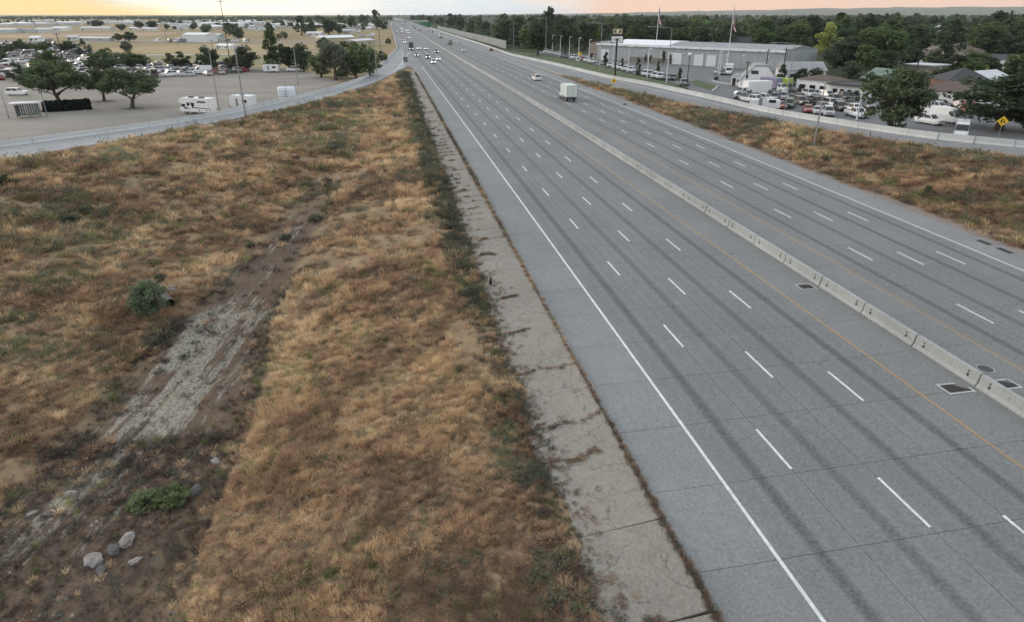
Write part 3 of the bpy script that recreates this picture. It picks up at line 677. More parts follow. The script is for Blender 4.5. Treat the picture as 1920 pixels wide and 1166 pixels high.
def scatter(name, label, pos, scale, kinds, kidx, mat0, parent=None):
    col = bpy.data.collections.new(name+'_clumps')
    for i, o in enumerate(kinds): o.name = '%s_clump_%03d' % (name, i); col.objects.link(o)
    n = len(pos); me = bpy.data.meshes.new(name); me.vertices.add(n); me.vertices.foreach_set('co', np.asarray(pos, np.float32).reshape(-1))
    for nm, ty, dat in (('scl', 'FLOAT', scale), ('kind', 'INT', kidx), ('rot', 'FLOAT', rng.uniform(0, 6.28, n))):
        a = me.attributes.new(nm, ty, 'POINT'); a.data.foreach_set('value', np.asarray(dat, np.int32 if ty == 'INT' else np.float32))
    me.materials.append(mat0)
    ng = bpy.data.node_groups.new(name, 'GeometryNodeTree'); ng.interface.new_socket('Geometry', in_out='INPUT', socket_type='NodeSocketGeometry'); ng.interface.new_socket('Geometry', in_out='OUTPUT', socket_type='NodeSocketGeometry')
    N = ng.nodes.new; L = ng.links.new; gi, go = N('NodeGroupInput'), N('NodeGroupOutput'); mp_ = N('GeometryNodeMeshToPoints'); ip = N('GeometryNodeInstanceOnPoints'); ci = N('GeometryNodeCollectionInfo')
    ci.inputs['Collection'].default_value = col; ci.inputs['Separate Children'].default_value = True; ci.inputs['Reset Children'].default_value = True
    def attr(nm, ty):
        x = N('GeometryNodeInputNamedAttribute'); x.data_type = ty; x.inputs['Name'].default_value = nm; return x.outputs['Attribute']
    cx = N('ShaderNodeCombineXYZ'); L(attr('rot', 'FLOAT'), cx.inputs['Z'])
    L(gi.outputs[0], mp_.inputs['Mesh']); L(mp_.outputs[0], ip.inputs['Points']); L(ci.outputs[0], ip.inputs['Instance']); ip.inputs['Pick Instance'].default_value = True
    L(attr('kind', 'INT'), ip.inputs['Instance Index']); L(attr('scl', 'FLOAT'), ip.inputs['Scale'])
    e2r = N('FunctionNodeEulerToRotation'); L(cx.outputs[0], e2r.inputs[0]); L(e2r.outputs[0], ip.inputs['Rotation']); L(ip.outputs[0], go.inputs[0])
    o = mobj(name, me, parent); md = o.modifiers.new('scatter', 'NODES'); md.node_group = ng; o['kind'] = 'stuff'; o['label'] = label; return o
KK = [tuft('a', g_gold, 48, .30, .16, .40, 1.1, .011, 1), tuft('a', g_gold, 60, .36, .12, .30, 1.6, .012, 2), tuft('a', g_gold, 34, .22, .25, .52, .7, .009, 3),
      tuft('a', g_brown, 55, .34, .10, .28, 1.6, .012, 4), tuft('a', g_brown, 50, .30, .14, .34, 1.2, .011, 5), tuft('a', g_brown, 60, .40, .08, .22, 2.0, .013, 6),
      tuft('a', g_sage, 90, .40, .15, .55, .6, .022, 7, True), tuft('a', g_sage, 110, .5, .1, .42, .8, .024, 8, True),
      tuft('a', g_green, 80, .36, .15, .45, .7, .016, 9, True), tuft('a', g_green, 50, .3, .2, .5, .8, .012, 10), tuft('a', g_dead, 46, .36, .1, .34, 1.3, .009, 11), tuft('a', g_dark, 120, .42, .12, .5, .6, .024, 12, True), tuft('a', g_gold, 70, .40, .28, .6, .55, .010, 13)]
def kinds_for(P, gold, sage, green, dead):
    r = rng.random(len(P)); k = np.where(rng.random(len(P)) < gold, rng.integers(0, 3, len(P)), rng.integers(3, 6, len(P)))
    k = np.where(r < sage, rng.integers(6, 8, len(P)), k); k = np.where((r >= sage) & (r < sage+green), rng.integers(8, 10, len(P)), k); k = np.where((r >= sage+green) & (r < sage+green+dead), 10, k); return k
def cells(x0, x1, y0, y1, dens):
    n = int((x1-x0)*(y1-y0)*dens); return rng.uniform(x0, x1, n), rng.uniform(y0, y1, n)
PX, PY = [], []
for (x0, x1, y0, y1, dn) in ((-26, 7, 14, 34, 30), (-36, 7, 34, 55, 17), (-52, 8, 55, 90, 4.5), (-64, 8, 90, 130, 2.4), (-50, 9, 130, 256, 1.3)):
    a, b = cells(x0, x1, y0, y1, dn); PX.append(a); PY.append(b)
x = np.concatenate(PX); y = np.concatenate(PY)
xd = np.interp(y, *DX); xn = at_y(LN, y)[0]
n_big = fbm(x*.06+5, y*.06, 4); n_md = fbm(x*.25+40, y*.25+7, 4); n_gr = fbm(x*.11+80, y*.16+3, 4)
dd = np.exp(-(np.abs(x-xd)/(np.interp(y, *FWD)*1.1))**4)*np.clip((95-y)/22, 0, 1)
keep = (x > xn+.6+1.5*n_md) & (x < 6.1+.5*n_md+.9*(y > 100)*(y-100)/130) & (rng.random(len(x)) > dd*1.12) & (rng.random(len(x)) < .12+1.1*smooth01((n_md-.30)/.22))
keep |= (dd > .3) & (rng.random(len(x)) < np.where(y < 34, .42, .05)) & (x < 6)
x, y, xd, n_big, n_md, n_gr, dd = [v[keep] for v in (x, y, xd, n_big, n_md, n_gr, dd)]
inner = x > xd+np.interp(y, *FWD)
edge = smooth01((x-3.6)/1.8)*(x > 3.6)*(y < 240)
gold = np.where(inner, np.clip(.30+(n_big-.47)*3.2+(n_md-.5)*1.8+.30*smooth01((y-22)/30), .03, .95), np.clip(.34+(n_md-.45)*2.4, .05, .9))*(1-edge*.75)
sage = np.where(inner, .02+.05*(n_gr > .55), .04+.20*smooth01((n_gr-.53)/.14))+edge*.30*smooth01((fbm(x*.3, y*.22+9, 3)-.5)/.15)
green = np.where(inner, .01+.22*smooth01((fbm(x*.4+3, y*.4+60, 3)-.60)/.08), .03+.11*smooth01((n_gr-.55)/.14)+.12*smooth01((y-70)/60))+.03*edge
dead = .04+.3*edge+.75*(dd > .25)
k = kinds_for(x, gold, sage, green, dead)
pl_ = fbm(x*.28+61, y*.28+12, 3); k = np.where(inner & (k < 6) & (pl_ > .60) & (rng.random(len(x)) < .42), 12, k)
k = np.where((edge > .35) & (rng.random(len(x)) < .30*smooth01((y-30)/16)*smooth01((fbm(x*.2, y*.2+9, 3)-.2)/.25)), 11, k)
z = T(x, y)+bump(x, y); dist = np.hypot(x, y)
scl = np.clip(dist/50, .6, 2.2)*rng.uniform(.45, 1.35, len(x))*(.65+.8*fbm(x*.17+3, y*.17+50, 3))*np.where((k >= 6) & (k < 8) & (edge > .3), 1.25, 1.)
scatter('dry_grass', 'dry golden brown grass and weeds covering the infield by the ramp', np.stack([x, y, z], -1), scl, KK, k, g_gold)
# embankment on the right
a, b = cells(56, 95, 30, 75, 4.5); c, d = cells(56, 92, 75, 130, 2.6); e, f = cells(56, 84, 130, 230, 1.6)
x = np.concatenate([a, c, e]); y = np.concatenate([b, d, f]); qn = at_y(QN, y)[0]; n_md = fbm(x*.3+11, y*.3, 4); n_gr = fbm(x*.12+30, y*.12+3, 4)
keep = (x < qn-.4) & (x > 55.6+curve(y)+1.2*n_md+.45*np.sin(y*.13)) & (rng.random(len(x)) < .55+n_md*.9)
x, y, qn, n_md, n_gr = [v[keep] for v in (x, y, qn, n_md, n_gr)]
k = kinds_for(x, np.clip(.30+(n_md-.5)*2, .03, .8), .05+.10*smooth01((y-95)/60)+.15*smooth01((n_gr-.58)/.1), .02+.12*smooth01((y-105)/60)+.3*smooth01((fbm(x*.4+1, y*.4, 3)-.63)/.08), .05)
KR = [o.copy() for o in KK]
scatter('bank_grass', 'dry brown grass on the bank below the exit ramp', np.stack([x, y, T(x, y)+bump(x, y)], -1), np.clip(np.hypot(x, y)/52, 1.1, 2.3)*rng.uniform(.65, 1.35, len(x)), KR, k, g_brown)
# weeds in the paving cracks and along its edges
wx, wy = [], []
for s in cracks:
    if rng.random() < .95:
        n = int((60 if s < 60 else 14)*rng.uniform(.2, 1.0)); x0 = rng.uniform(6.5, 8.3); x1 = rng.uniform(max(x0+.6, 8.3), 10.3); xx = rng.uniform(x0, x1, n); wx += list(xx); wy += list(s+rng.normal(0, .10, n)+(xx-8.4)*rng.normal(0, .10)+.25*np.sin(xx*3+s)*rng.random())
n = 2600; yy = 12+220*rng.random(n)**1.6; wx += list(10.5+rng.normal(0, .07, n)); wy += list(yy)
n = 3600; yy = 12+200*rng.random(n)**1.5; wx += list(6.0+np.abs(rng.normal(0, .75, n))*(.4+1.2*fbm(yy*.35, yy*0+3, 3))); wy += list(yy)
x, y = np.array(wx), np.array(wy); x = x+curve(y)
k = rng.choice([3, 5, 5, 10, 10, 6, 3], len(x)); zz = prof(y)-.42+(x-curve(y)-6.35)/4.1*.36+.05
scatter('crack_weeds', 'dead weeds growing along cracks of the concrete slope paving', np.stack([x, y, zz], -1), rng.uniform(.22, .55, len(x))*np.clip(y/45, .9, 1.7), [o.copy() for o in KK], k, g_dead)

n = 6200; y = 13+225*rng.random(n)**1.35; x = 5.9+rng.normal(0, .62, n)+curve(y)+.5*(fbm(y*.2, y*0+2, 3)-.5)+np.maximum(y-110, 0)/125*1.6
kp_ = rng.random(n) < .35+.9*fbm(x*.4, y*.25, 3); x, y = x[kp_], y[kp_]; up = smooth01((y-34)/14); r_ = rng.random(len(x))
k = np.where(r_ < .28+.34*up, 11, np.where(r_ < .40+.32*up, 6, np.where(r_ < .70, 10, 5)))
scatter('verge_weeds', 'grey green weeds and brown litter along the slope paving edge', np.stack([x, y, np.maximum(T(x, y)+bump(x, y), prof(y)-.36)], -1), np.clip(y/60, .45, 1.35)*rng.uniform(.35, 1.0, len(x)), [o.copy() for o in KK], k, g_dark)
# loose stones on the ditch floor
st_ = []
for i in range(4):
    bm = bmesh.new(); bmesh.ops.create_icosphere(bm, subdivisions=1, radius=.12)
    for v in bm.verts: v.co *= random.uniform(.6, 1.25); v.co.z *= .6
    me = bpy.data.meshes.new('stone'); bm.to_mesh(me); bm.free(); me.materials.append([rockm, rockd][i % 2]); st_.append(bpy.data.objects.new('stone', me))
n = 2400; y = 20+50*rng.random(n)**1.4; x = np.interp(y, *DX)+np.interp(y, *FWD)*rng.normal(0, .62, n); kp_ = fbm(x*.5, y*.5, 3) > .46; x, y = x[kp_], y[kp_]
scatter('ditch_stones', 'loose stones and rubble strewn over the ditch floor', np.stack([x, y, T(x, y)+bump(x, y)], -1), rng.uniform(.2, .95, len(x))**1.6, st_, rng.integers(0, 4, len(x)), rockd)

# ---------------------------------------------------------------- trees
def crown_mesh(name, mat, kind, seed, nleaf, leaf):
    """crown for a tree of nominal height 14 and width 10"""
    r = np.random.default_rng(seed); lob = []
    if kind == 'round':
        for i in range(46):
            d = r.normal(0, 1, 3); d /= np.linalg.norm(d); rr = r.uniform(.4, 1.0); c = np.array([d[0]*4.0*rr, d[1]*4.0*rr, 7.3+d[2]*5.3*rr]); lob.append((c, r.uniform(1.1, 1.9)))
    elif kind == 'tall':
        for i in range(34):
            t = r.random(); z = 2.0+t*10.6; w_ = 4.0*math.sin(math.pi*min(1, .18+t*.82))**.6; a = r.uniform(0, 6.28); q = w_*math.sqrt(r.random()); lob.append((np.array([q*math.cos(a), q*math.sin(a), z]), r.uniform(.9, 1.7)))
    elif kind == 'umbrella':
        for i in range(44):
            a = r.uniform(0, 6.28); q = 4.3*math.sqrt(r.random()); z = 4.6+.25*q+r.random()*7.6*(1-(q/5.4)**2); lob.append((np.array([q*math.cos(a), q*math.sin(a), z]), r.uniform(1.1, 1.7)))
    elif kind == 'conifer':
        for i in range(40):
            t = r.random()**.8; z = 1.6+t*11.6; w_ = 3.4*(1-t)**.8+.3; a = r.uniform(0, 6.28); q = w_*r.uniform(.5, 1); lob.append((np.array([q*math.cos(a), q*math.sin(a), z]), r.uniform(.6, 1.1)))
    elif kind == 'column':
        for i in range(26):
            t = r.random(); z = 2.0+t*11; w_ = 3.0*math.sin(math.pi*(.12+.8*t))**.7; a = r.uniform(0, 6.28); q = w_*math.sqrt(r.random()); lob.append((np.array([q*math.cos(a), q*math.sin(a), z]), r.uniform(.9, 1.4)))
    elif kind == 'full':
        for i in range(64):
            d = r.normal(0, 1, 3); d /= np.linalg.norm(d); rr = r.uniform(.5, 1.0); c = np.array([d[0]*4.0*rr, d[1]*4.0*rr, 6.9+d[2]*5.8*rr]); lob.append((c, r.uniform(1.0, 1.7)))
    else:  # bush: sits on the ground, nominal 14 high 10 wide too
        for i in range(30):
            a = r.uniform(0, 6.28); q = 4.0*math.sqrt(r.random()); t = r.random(); z = 1.2+t*11*math.sqrt(max(.05, 1-(q/4.6)**2)); lob.append((np.array([q*math.cos(a), q*math.sin(a), z]), r.uniform(1.1, 1.9)))
    per = nleaf//len(lob); V = []; 
    for c, rad in lob:
        d = r.normal(0, 1, (per, 3)); d /= np.linalg.norm(d, axis=1)[:, None]; p = c+d*rad*(r.random((per, 1))**.35)*np.array([1, 1, .8])
        nn = d*.8+r.normal(0, .65, (per, 3)); nn /= np.linalg.norm(nn, axis=1)[:, None]; t = np.cross(nn, r.normal(0, 1, (per, 3))); t /= np.linalg.norm(t, axis=1)[:, None]; b = np.cross(nn, t); s = leaf*r.uniform(.6, 1.4, (per, 1))
        V.append(np.stack([p-t*s, p-b*s*.6, p+t*s, p+b*s*.6], 1))
    V = np.concatenate(V).reshape(-1, 3); n = len(V)//4; F = np.arange(n*4).reshape(n, 4)
    me = bpy.data.meshes.new(name); me.from_pydata(V.tolist(), [], F.tolist()); me.materials.append(mat); return me
def trunk_mesh(kind, seed):
    r = np.random.default_rng(seed); m = MB(); top = {'umbrella': 7.6, 'round': 9.5, 'tall': 11, 'conifer': 12.5, 'column': 9, 'bush': 5, 'full': 8}[kind]
    lx, ly = r.normal(0, .35, 2); pts = [(lx*t*t*2, ly*t*t*2, top*t-.3*(t == 0)) for t in (0, .08, .3, .6, 1)]; b = .42 if kind != 'bush' else .2
    m.tube(pts, [b*1.25, b, b*.75, b*.5, b*.12], 7)
    for i in range(9 if kind not in ('conifer', 'column') else 3):
        t = r.uniform(.28, .75); a = i*2.4+r.normal(0, .3); z = top*t; L = r.uniform(1.8, 4.0); x0, y0 = lx*t*t*2, ly*t*t*2
        m.tube([(x0, y0, z), (x0+L*.5*math.cos(a), y0+L*.5*math.sin(a), z+L*.45), (x0+L*math.cos(a), y0+L*math.sin(a), z+L*.7)], [b*.42, b*.27, b*.08], 5)
    return m.mesh('trunk', barkm, True)
_cc, _tk = {}, {}
def crown_of(kind, mat, detail, v):
    key = (kind, mat.name, detail, v)
    if key not in _cc:
        base = (kind, None, detail, v)
        if base not in _cc: _cc[base] = crown_mesh('crown', mat, kind, hash(kind) % 1 + v*13+len(kind)*7+detail, {2: 5600, 1: 2200, 0: 900}[detail], {2: .30, 1: .45, 0: .66}[detail]); _cc[key] = _cc[base]
        else: me = _cc[base].copy(); me.materials[0] = mat; _cc[key] = me
    return _cc[key]
def tree(p, h, wd, kind, mat, label, name='tree', group=None, detail=1, v=None):
    v = random.randrange(3) if v is None else v
    t = thing(name, label, 'bush' if 'bush' in name or 'shrub' in name else 'tree', p, random.uniform(0, 6.28), group); t.scale = (wd/10, wd/10*random.uniform(.92, 1.08), h/14)
    if (kind, v) not in _tk: _tk[(kind, v)] = trunk_mesh(kind, v*5+3)
    mobj('trunk' if kind != 'bush' else 'stems', _tk[(kind, v)], t); mobj('crown' if kind != 'bush' else 'foliage', crown_of(kind, mat, detail, v), t); return t
def tpx(x, base, top, w_, kind, mat, label, name='tree', group=None, detail=1, v=None):
    """tree whose foot stands at photo pixel (x, base), with its top at pixel row top"""
    p = ground(x, base); k = pxm(x, base, p.z); return tree(p, (base-top)/k*1.03, w_/k, kind, mat, label, name, group, detail, v)
for a in [
 (116,203,106,110,'umbrella',leafg,'largest spreading tree in the gravel lot above a dark hedge','parking_lot_tree',2),
 (196,190,126,68,'umbrella',leafg,'middle gravel lot tree on a narrow dark planting bed','parking_lot_tree',2),
 (249,203,124,98,'umbrella',leafg,'spreading gravel lot tree nearest the parked motorhome','parking_lot_tree',2),
 (104,158,94,70,'round',leafg,'green tree behind the largest gravel lot tree','yard_tree',1),
 (38,152,116,42,'bush',leafd,'dark brownish bush at the storage yard edge','yard_bush',1),
 (198,140,97,64,'round',leafg,'green tree between two clusters of stored cars','yard_tree',1),
 (258,128,100,56,'full',leafg,'low green thicket behind the stored cars','yard_bush',1),
 (225,126,98,50,'full',leafs,'grey green thicket left of the stored car rows','yard_bush',1),
 (335,129,93,48,'bush',leafd,'dark jagged tree clump behind the gravel lot cars','yard_evergreen',1),
 (352,128,104,30,'bush',leafd,'dark bush touching the jagged tree clump','yard_bush',1),
 (396,136,84,44,'full',leafd,'dark narrow tree beside the straw field','yard_tree',1),
 (377,130,102,20,'bush',leafd,'small dark bush left of the narrow tree','yard_bush',1),
 (466,133,84,46,'full',leafd,'broad dark tree behind the tall lamp pole','yard_evergreen',1),
 (514,130,58,44,'tall',leafg,'tall light green tree behind the white camper trailer','yard_tree',1),
 (543,133,82,42,'full',leafd,'dark round tree behind the white pickup','yard_tree',1),
 (570,135,80,44,'full',leafd,'dark tree left of the big cottonwood','yard_tree',1),
 (630,150,66,74,'round',leafs,'big grey green cottonwood at the end of the gravel lot','cottonwood_tree',2),
 (603,145,102,54,'full',leafg,'green bush left of the cottonwood trunk','roadside_bush',1),
 (642,146,122,30,'bush',leafb,'light green bush below the cottonwood','roadside_bush',1),
 (668,147,84,64,'full',leafg,'tall green thicket right of the cottonwood','roadside_bush',1),
 (694,143,88,50,'full',leafg,'green thicket beside the entrance ramp barrier','roadside_bush',1),
 (717,116,92,20,'bush',leafd,'small dark bush by the ramp lamp pole','roadside_bush',1),
 (728,84,70,12,'bush',leafd,'small roadside bush where the ramp meets the freeway','roadside_bush',0),
 (128,101,76,44,'round',leafd,'dark tree cluster at the far side of the storage yard','far_tree',1),
 (85,97,78,30,'round',leafd,'dark tree among sheds of the storage yard','far_tree',1),
 (50,100,80,26,'round',leafg,'green tree at the upper end of the storage yard','far_tree',1),
 (156,88,74,20,'conifer',leafd,'little dark evergreen at the straw field corner','far_tree',1),
 (243,79,60,30,'round',leafd,'dark round tree in the straw field','far_tree',1),
 (222,78,63,20,'round',leafd,'smaller dark tree in the straw field','far_tree',1),
 (183,52,37,34,'round',leafd,'dome shaped dark tree over the white sheds','far_tree',0),
 (228,58,45,20,'round',leafd,'small round tree beside the white sheds','far_tree',0),
 (262,56,39,22,'round',leafd,'dark tree right of the white sheds','far_tree',0),
 (288,56,38,24,'round',leafd,'dark tree pair before the far warehouses','far_tree',0),
 (388,66,46,22,'round',leafg,'green tree left of the white field barn','far_tree',0),
 (447,76,50,34,'round',leafd,'dark broad tree beside the parked trailers','far_tree',0),
 (430,68,44,22,'tall',leafg,'slim green tree behind the field barn','far_tree',0),
 (506,72,44,22,'tall',leafs,'thin grey green tree in the straw field','far_tree',0),
 (530,74,58,22,'bush',leafs,'low grey bush in the straw field','far_bush',0),
 (566,66,32,30,'tall',leafd,'tall dark tree left of the white field shed','far_tree',0),
 (583,68,34,26,'tall',leafd,'dark tree directly behind the white field shed','far_tree',0),
 (618,68,34,32,'round',leafd,'broad dark tree behind the tan long shed','far_tree',0),
 (636,66,44,20,'round',leafd,'small dark tree behind the tan long shed','far_tree',0),
 (706,56,20,24,'tall',leafd,'tall dark roadside tree on the skyline beside the freeway','far_tree',0),
 (722,57,41,10,'bush',leafd,'dark bush above the curving roadside barrier','far_bush',0),
 (660,56,28,26,'round',leafg,'green tree among far hillside houses','far_tree',0),
 (684,50,26,24,'round',leafg,'green tree left of the skyline roadside tree','far_tree',0),
 (640,48,27,22,'round',leafg,'green tree above the tan shed roof','far_tree',0),
 (600,46,28,24,'round',leafg,'green tree on the low far rise','far_tree',0)]:
    x, b, tp, w_, kd, mt, lb, nm, dt = a; tpx(x, b, tp, w_, kd, mt, lb, nm, None, dt)
for i in range(34):
    px, py = random.choice([(random.uniform(0, 110), random.uniform(80, 128)), (random.uniform(120, 250), random.uniform(96, 128)), (random.uniform(250, 600), random.uniform(126, 133)), (random.uniform(600, 715), random.uniform(76, 100))])
    h = random.uniform(2.5, 6.5); tree(G(px, py, 2.02), h, h*random.uniform(.9, 1.4), random.choice(['full', 'bush', 'round']), random.choice([leafd, leafg, leafg, leafs]), '%s bush growing between stored vehicles and sheds at the yard' % ('low' if h < 4 else 'tall'), 'yard_bush', 'bushes in the storage yard', 0)
# right side: single trees that can be told apart
for a in [
 (1668,246,116,136,'full',leafg,'big round green tree overhanging the near dealership cars','big_tree',2,0),
 (1872,244,138,196,'full',leafd,'huge dark tree mass beside the yellow diamond sign','big_tree',2,1),
 (1930,246,112,140,'full',leafd,'dark tree at the photo edge behind the diamond sign','big_tree',2,2),
 (1548,110,44,56,'tall',leafy,'bright yellow green tree behind the metal building','yellow_tree',2,0),
 (1498,98,42,44,'tall',leafg,'light green tree left of the yellow tree','wood_tree',1,1),
 (1632,146,46,110,'round',leafg,'very large green tree behind the dealership annex','big_tree',2,1),
 (1580,140,70,70,'round',leafd,'dark tree between annex roof and yellow tree','wood_tree',1,2),
 (1594,158,112,52,'round',leafd,'dark low tree over the white annex','wood_tree',1,0),
 (1705,112,50,70,'round',leafd,'dark green tree behind the tan gabled house','wood_tree',1,1),
 (1768,128,56,56,'tall',leafd,'tall brownish tree beside the large stucco house','wood_tree',1,2),
 (1760,170,124,62,'round',leafd,'dark tree in front of the stucco house','wood_tree',1,0),
 (1815,160,108,60,'round',leafg,'green tree right of the stucco house','wood_tree',1,1),
 (1843,164,130,20,'column',leafy,'slim yellowing tree beside the beige house','yellow_tree',1,0),
 (1838,112,40,70,'round',leafg,'green tree above the white house roof','wood_tree',1,2),
 (1890,104,34,80,'round',leafg,'broad green tree at the upper photo edge','wood_tree',1,0),
 (1462,168,122,24,'tall',leafd,'dark tree right of the white gabled office','lot_tree',1,0),
 (1500,166,128,40,'round',leafd,'round dark tree before the pale annex gable','lot_tree',1,1),
 (1526,162,126,34,'round',leafd,'second round dark tree before the pale annex gable','lot_tree',1,2),
 (1135,127,99,14,'column',leafd,'tallest dark columnar tree along the display row','columnar_tree',1,0),
 (1166,132,110,8,'column',leafd,'thin columnar tree right of the dealer sign','columnar_tree',1,1),
 (1196,142,110,15,'column',leafd,'broad columnar tree in the middle of the display row','columnar_tree',1,2),
 (1210,120,104,8,'column',leafd,'left one of two small cone trees by the metal wall','columnar_tree',1,0),
 (1219,120,104,8,'column',leafd,'right one of two small cone trees by the metal wall','columnar_tree',1,1),
 (1233,144,114,9,'column',leafd,'narrow columnar tree near the display row end','columnar_tree',1,0),
 (1243,124,96,10,'column',leafd,'dark shrub tree left of the white garage doors','columnar_tree',1,1),
 (1256,120,104,10,'column',leafd,'dark shrub tree between white garage doors','columnar_tree',1,2),
 (1273,158,128,12,'column',leafd,'last columnar tree of the display row','columnar_tree',1,1),
 (1342,150,142,12,'bush',leafd,'low round shrub at the office planting bed','low_shrub',1,0),
 (1556,178,166,24,'bush',leafd,'dark hedge before the white annex wall','low_shrub',1,1),
 (1008,104,42,52,'round',leafd,'tall dark tree over the first display lamp posts','wood_tree',1,0),
 (1060,100,34,56,'round',leafd,'tall dark tree behind the middle display lamp posts','wood_tree',1,1),
 (1030,92,18,50,'tall',leafd,'highest dark tree breaking the skyline above the woods','wood_tree',1,2)]:
    x, b, tp, w_, kd, mt, lb, nm, dt, v = a; tpx(x, b, tp, w_, kd, mt, lb, nm, None, dt, v)
for i, (x, b, tp, w_, mt, lb) in enumerate([(1603,140,88,60,leafg,'green tree left of the big annex tree'),(1655,152,96,58,leafd,'dark tree behind the green roofed house'),(1688,166,126,46,leafg,'green tree left of the tan block building'),(1702,134,84,50,leafd,'dark tree before the pale bungalow'),(1748,138,92,48,leafg,'green tree right of the tan block building'),(1783,146,100,46,leafd,'dark tree before the large stucco house'),(1824,142,92,56,leafg,'green tree between stucco and white houses'),(1852,152,108,44,leafd,'dark tree left of the beige house'),(1902,152,98,60,leafg,'green tree at the far right above the dark mass'),(1880,114,62,60,leafd,'dark tree behind the bright white house'),(1728,86,46,52,leafg,'green tree above the cream gabled house'),(1784,88,44,56,leafd,'dark tree above the stucco house roof'),(1862,94,44,60,leafg,'green tree upper right above the white house'),(1562,128,80,52,leafg,'green tree right below the yellow tree'),(1476,146,118,30,leafg,'small green tree behind the white office'),(1630,176,134,46,leafd,'dark tree beside the green roofed house'),(1712,188,150,40,leafg,'green tree before the long garage building'),(1850,190,152,50,leafd,'dark tree at the end of the garage building')]):
    tpx(x, b, tp, w_, ['full', 'round', 'full'][i % 3], mt, lb, 'garden_tree', None, 1, i % 3)
# the wood behind: trees one can tell apart, then a mass
def prj(p):
    X, Y, Z = p[0], p[1], p[2]-CAMH; x = cy_*X-sy_*Y; y = sy_*X+cy_*Y; d = cp*y-sp*Z; v = sp*y+cp*Z; return 960+FPX*x/d, 540-FPX*v/d
placed = []
def okspace(x, y, m):
    for (a, b) in placed:
        if abs(a-x) < m and abs(b-y) < m and (a-x)**2+(b-y)**2 < m*m: return False
    return True
HOUSE_ZONES = [(1690, 1760, 84, 150), (1780, 1850, 80, 130), (1850, 1900, 108, 128)]
tries = 0; cnt = 0
while cnt < 285 and tries < 30000:
    tries += 1
    px = random.uniform(770, 1925); t = random.random()
    lim = np.interp(px, [770, 820, 947, 960, 1100, 1130, 1500, 1560, 1600, 1700, 1925], [38, 50, 88, 92, 96, 96, 104, 100, 108, 96, 118])
    py = 35+(lim-35)*t**.8; p = G(px, py, 2.1); d = p.length
    if any(a < px < b and c < py+2 < e for a, b, c, e in HOUSE_ZONES): continue
    if not okspace(p.x, p.y, 6.5+d*.011): continue
    placed.append((p.x, p.y)); cnt += 1
    kd = random.choices(['round', 'tall', 'full', 'conifer'], [4, 3, 4, .6])[0]; h = random.uniform(12.5, 18.5)*(.92 if d < 330 else 1.04)*(1.08 if random.random() < .12 else 1); 
    if px > 1560: h *= 1.06
    mt = random.choices([leafg, leafd, leafs, leafb], [5, 5, 1.2, .4])[0]
    zn_ = next(nm for lim_, nm in ((835, 'at the far end of the sound wall'), (890, 'behind the middle of the sound wall'), (950, 'behind the near end of the sound wall'), (1020, 'behind the first display lamp posts'), (1110, 'behind the last free standing display posts'), (1175, 'behind the dealer sign'), (1232, 'left of the first flagpole'), (1300, 'just right of the first flagpole'), (1366, 'just left of the second flagpole'), (1440, 'just right of the second flagpole'), (1520, 'above the right end of the metal building'), (1600, 'around the bright yellow green tree'), (1690, 'above the big annex tree'), (1770, 'above the tan block building'), (1850, 'above the stucco house'), (9999, 'above the bright white house')) if px < lim_)
    side = '%s %s %s tree of the wood %s' % ('front' if py > 60 else ('middle' if py > 46 else 'rear'), {leafg.name: 'green', leafd.name: 'dark green', leafs.name: 'grey green', leafb.name: 'light green'}[mt.name], {'round': 'broad', 'tall': 'upright', 'full': 'dense', 'conifer': 'pointed'}[kd], zn_)
    tree(p, h, h*random.uniform(.8, 1.15), kd, mt, side, 'wood_tree', 'trees of the dark wood' if px < 1520 else 'trees of the wooded neighbourhood', 1 if d < 420 else 0)
# far treelines: a mass
def mass(name, label, pts, hs, nq, q, mat):
    V = []
    for p, h in zip(pts, hs):
        w_ = h*.5; d = rng.normal(0, 1, (nq, 3)); d /= np.linalg.norm(d, axis=1)[:, None]; c = np.array([p[0], p[1], 2+h*.55])+d*np.array([w_, w_, h*.45])*rng.uniform(.4, 1, (nq, 1)); c[:, 2] = np.maximum(c[:, 2], 2.2)
        nn = d+rng.normal(0, .5, (nq, 3)); nn /= np.linalg.norm(nn, axis=1)[:, None]; t = np.cross(nn, rng.normal(0, 1, (nq, 3))); t /= np.linalg.norm(t, axis=1)[:, None]; b = np.cross(nn, t); s = q*rng.uniform(.6, 1.3, (nq, 1)); V.append(np.stack([c-t*s, c-b*s*.7, c+t*s, c+b*s*.7], 1))
    V = np.concatenate(V).reshape(-1, 3); me = bpy.data.meshes.new(name); me.from_pydata(V.tolist(), [], np.arange(len(V)).reshape(-1, 4).tolist()); me.materials.append(mat); tag(mobj(name, me), label, None, None, 'stuff')
P, H = [], []
for i in range(1900):
    px = random.uniform(-40, 735); py = random.uniform(33.0, 38.5) if random.random() < .85 else random.uniform(37, 44); 
    if py > 38 and px < 300: continue
    p = G(px, py, 2.); P.append(p); H.append(random.uniform(7, 11.5))
mass('treeline', 'dark distant treeline along the left horizon', P, H, 26, 1.7, leafd)
P, H = [], []
for i in range(620):
    px = random.uniform(700, 1960); py = random.uniform(31.5, 38) ; p = G(px, py, 2.)
    if px < 790 and py > 33: continue
    P.append(p); H.append(random.uniform(12, 18))
mass('far_wood', 'far wooded skyline behind the freeway and neighbourhood', P, H, 30, 2.2, leafd)
P, H = [], []
for i in range(140):
    px = random.uniform(590, 725); py = random.uniform(36, 50); p = G(px, py, 2.); P.append(p); H.append(random.uniform(7, 12))
mass('hillside_trees', 'green trees massed among far houses left of the freeway', P, H, 26, 1.5, leafg)
P, H = [], []
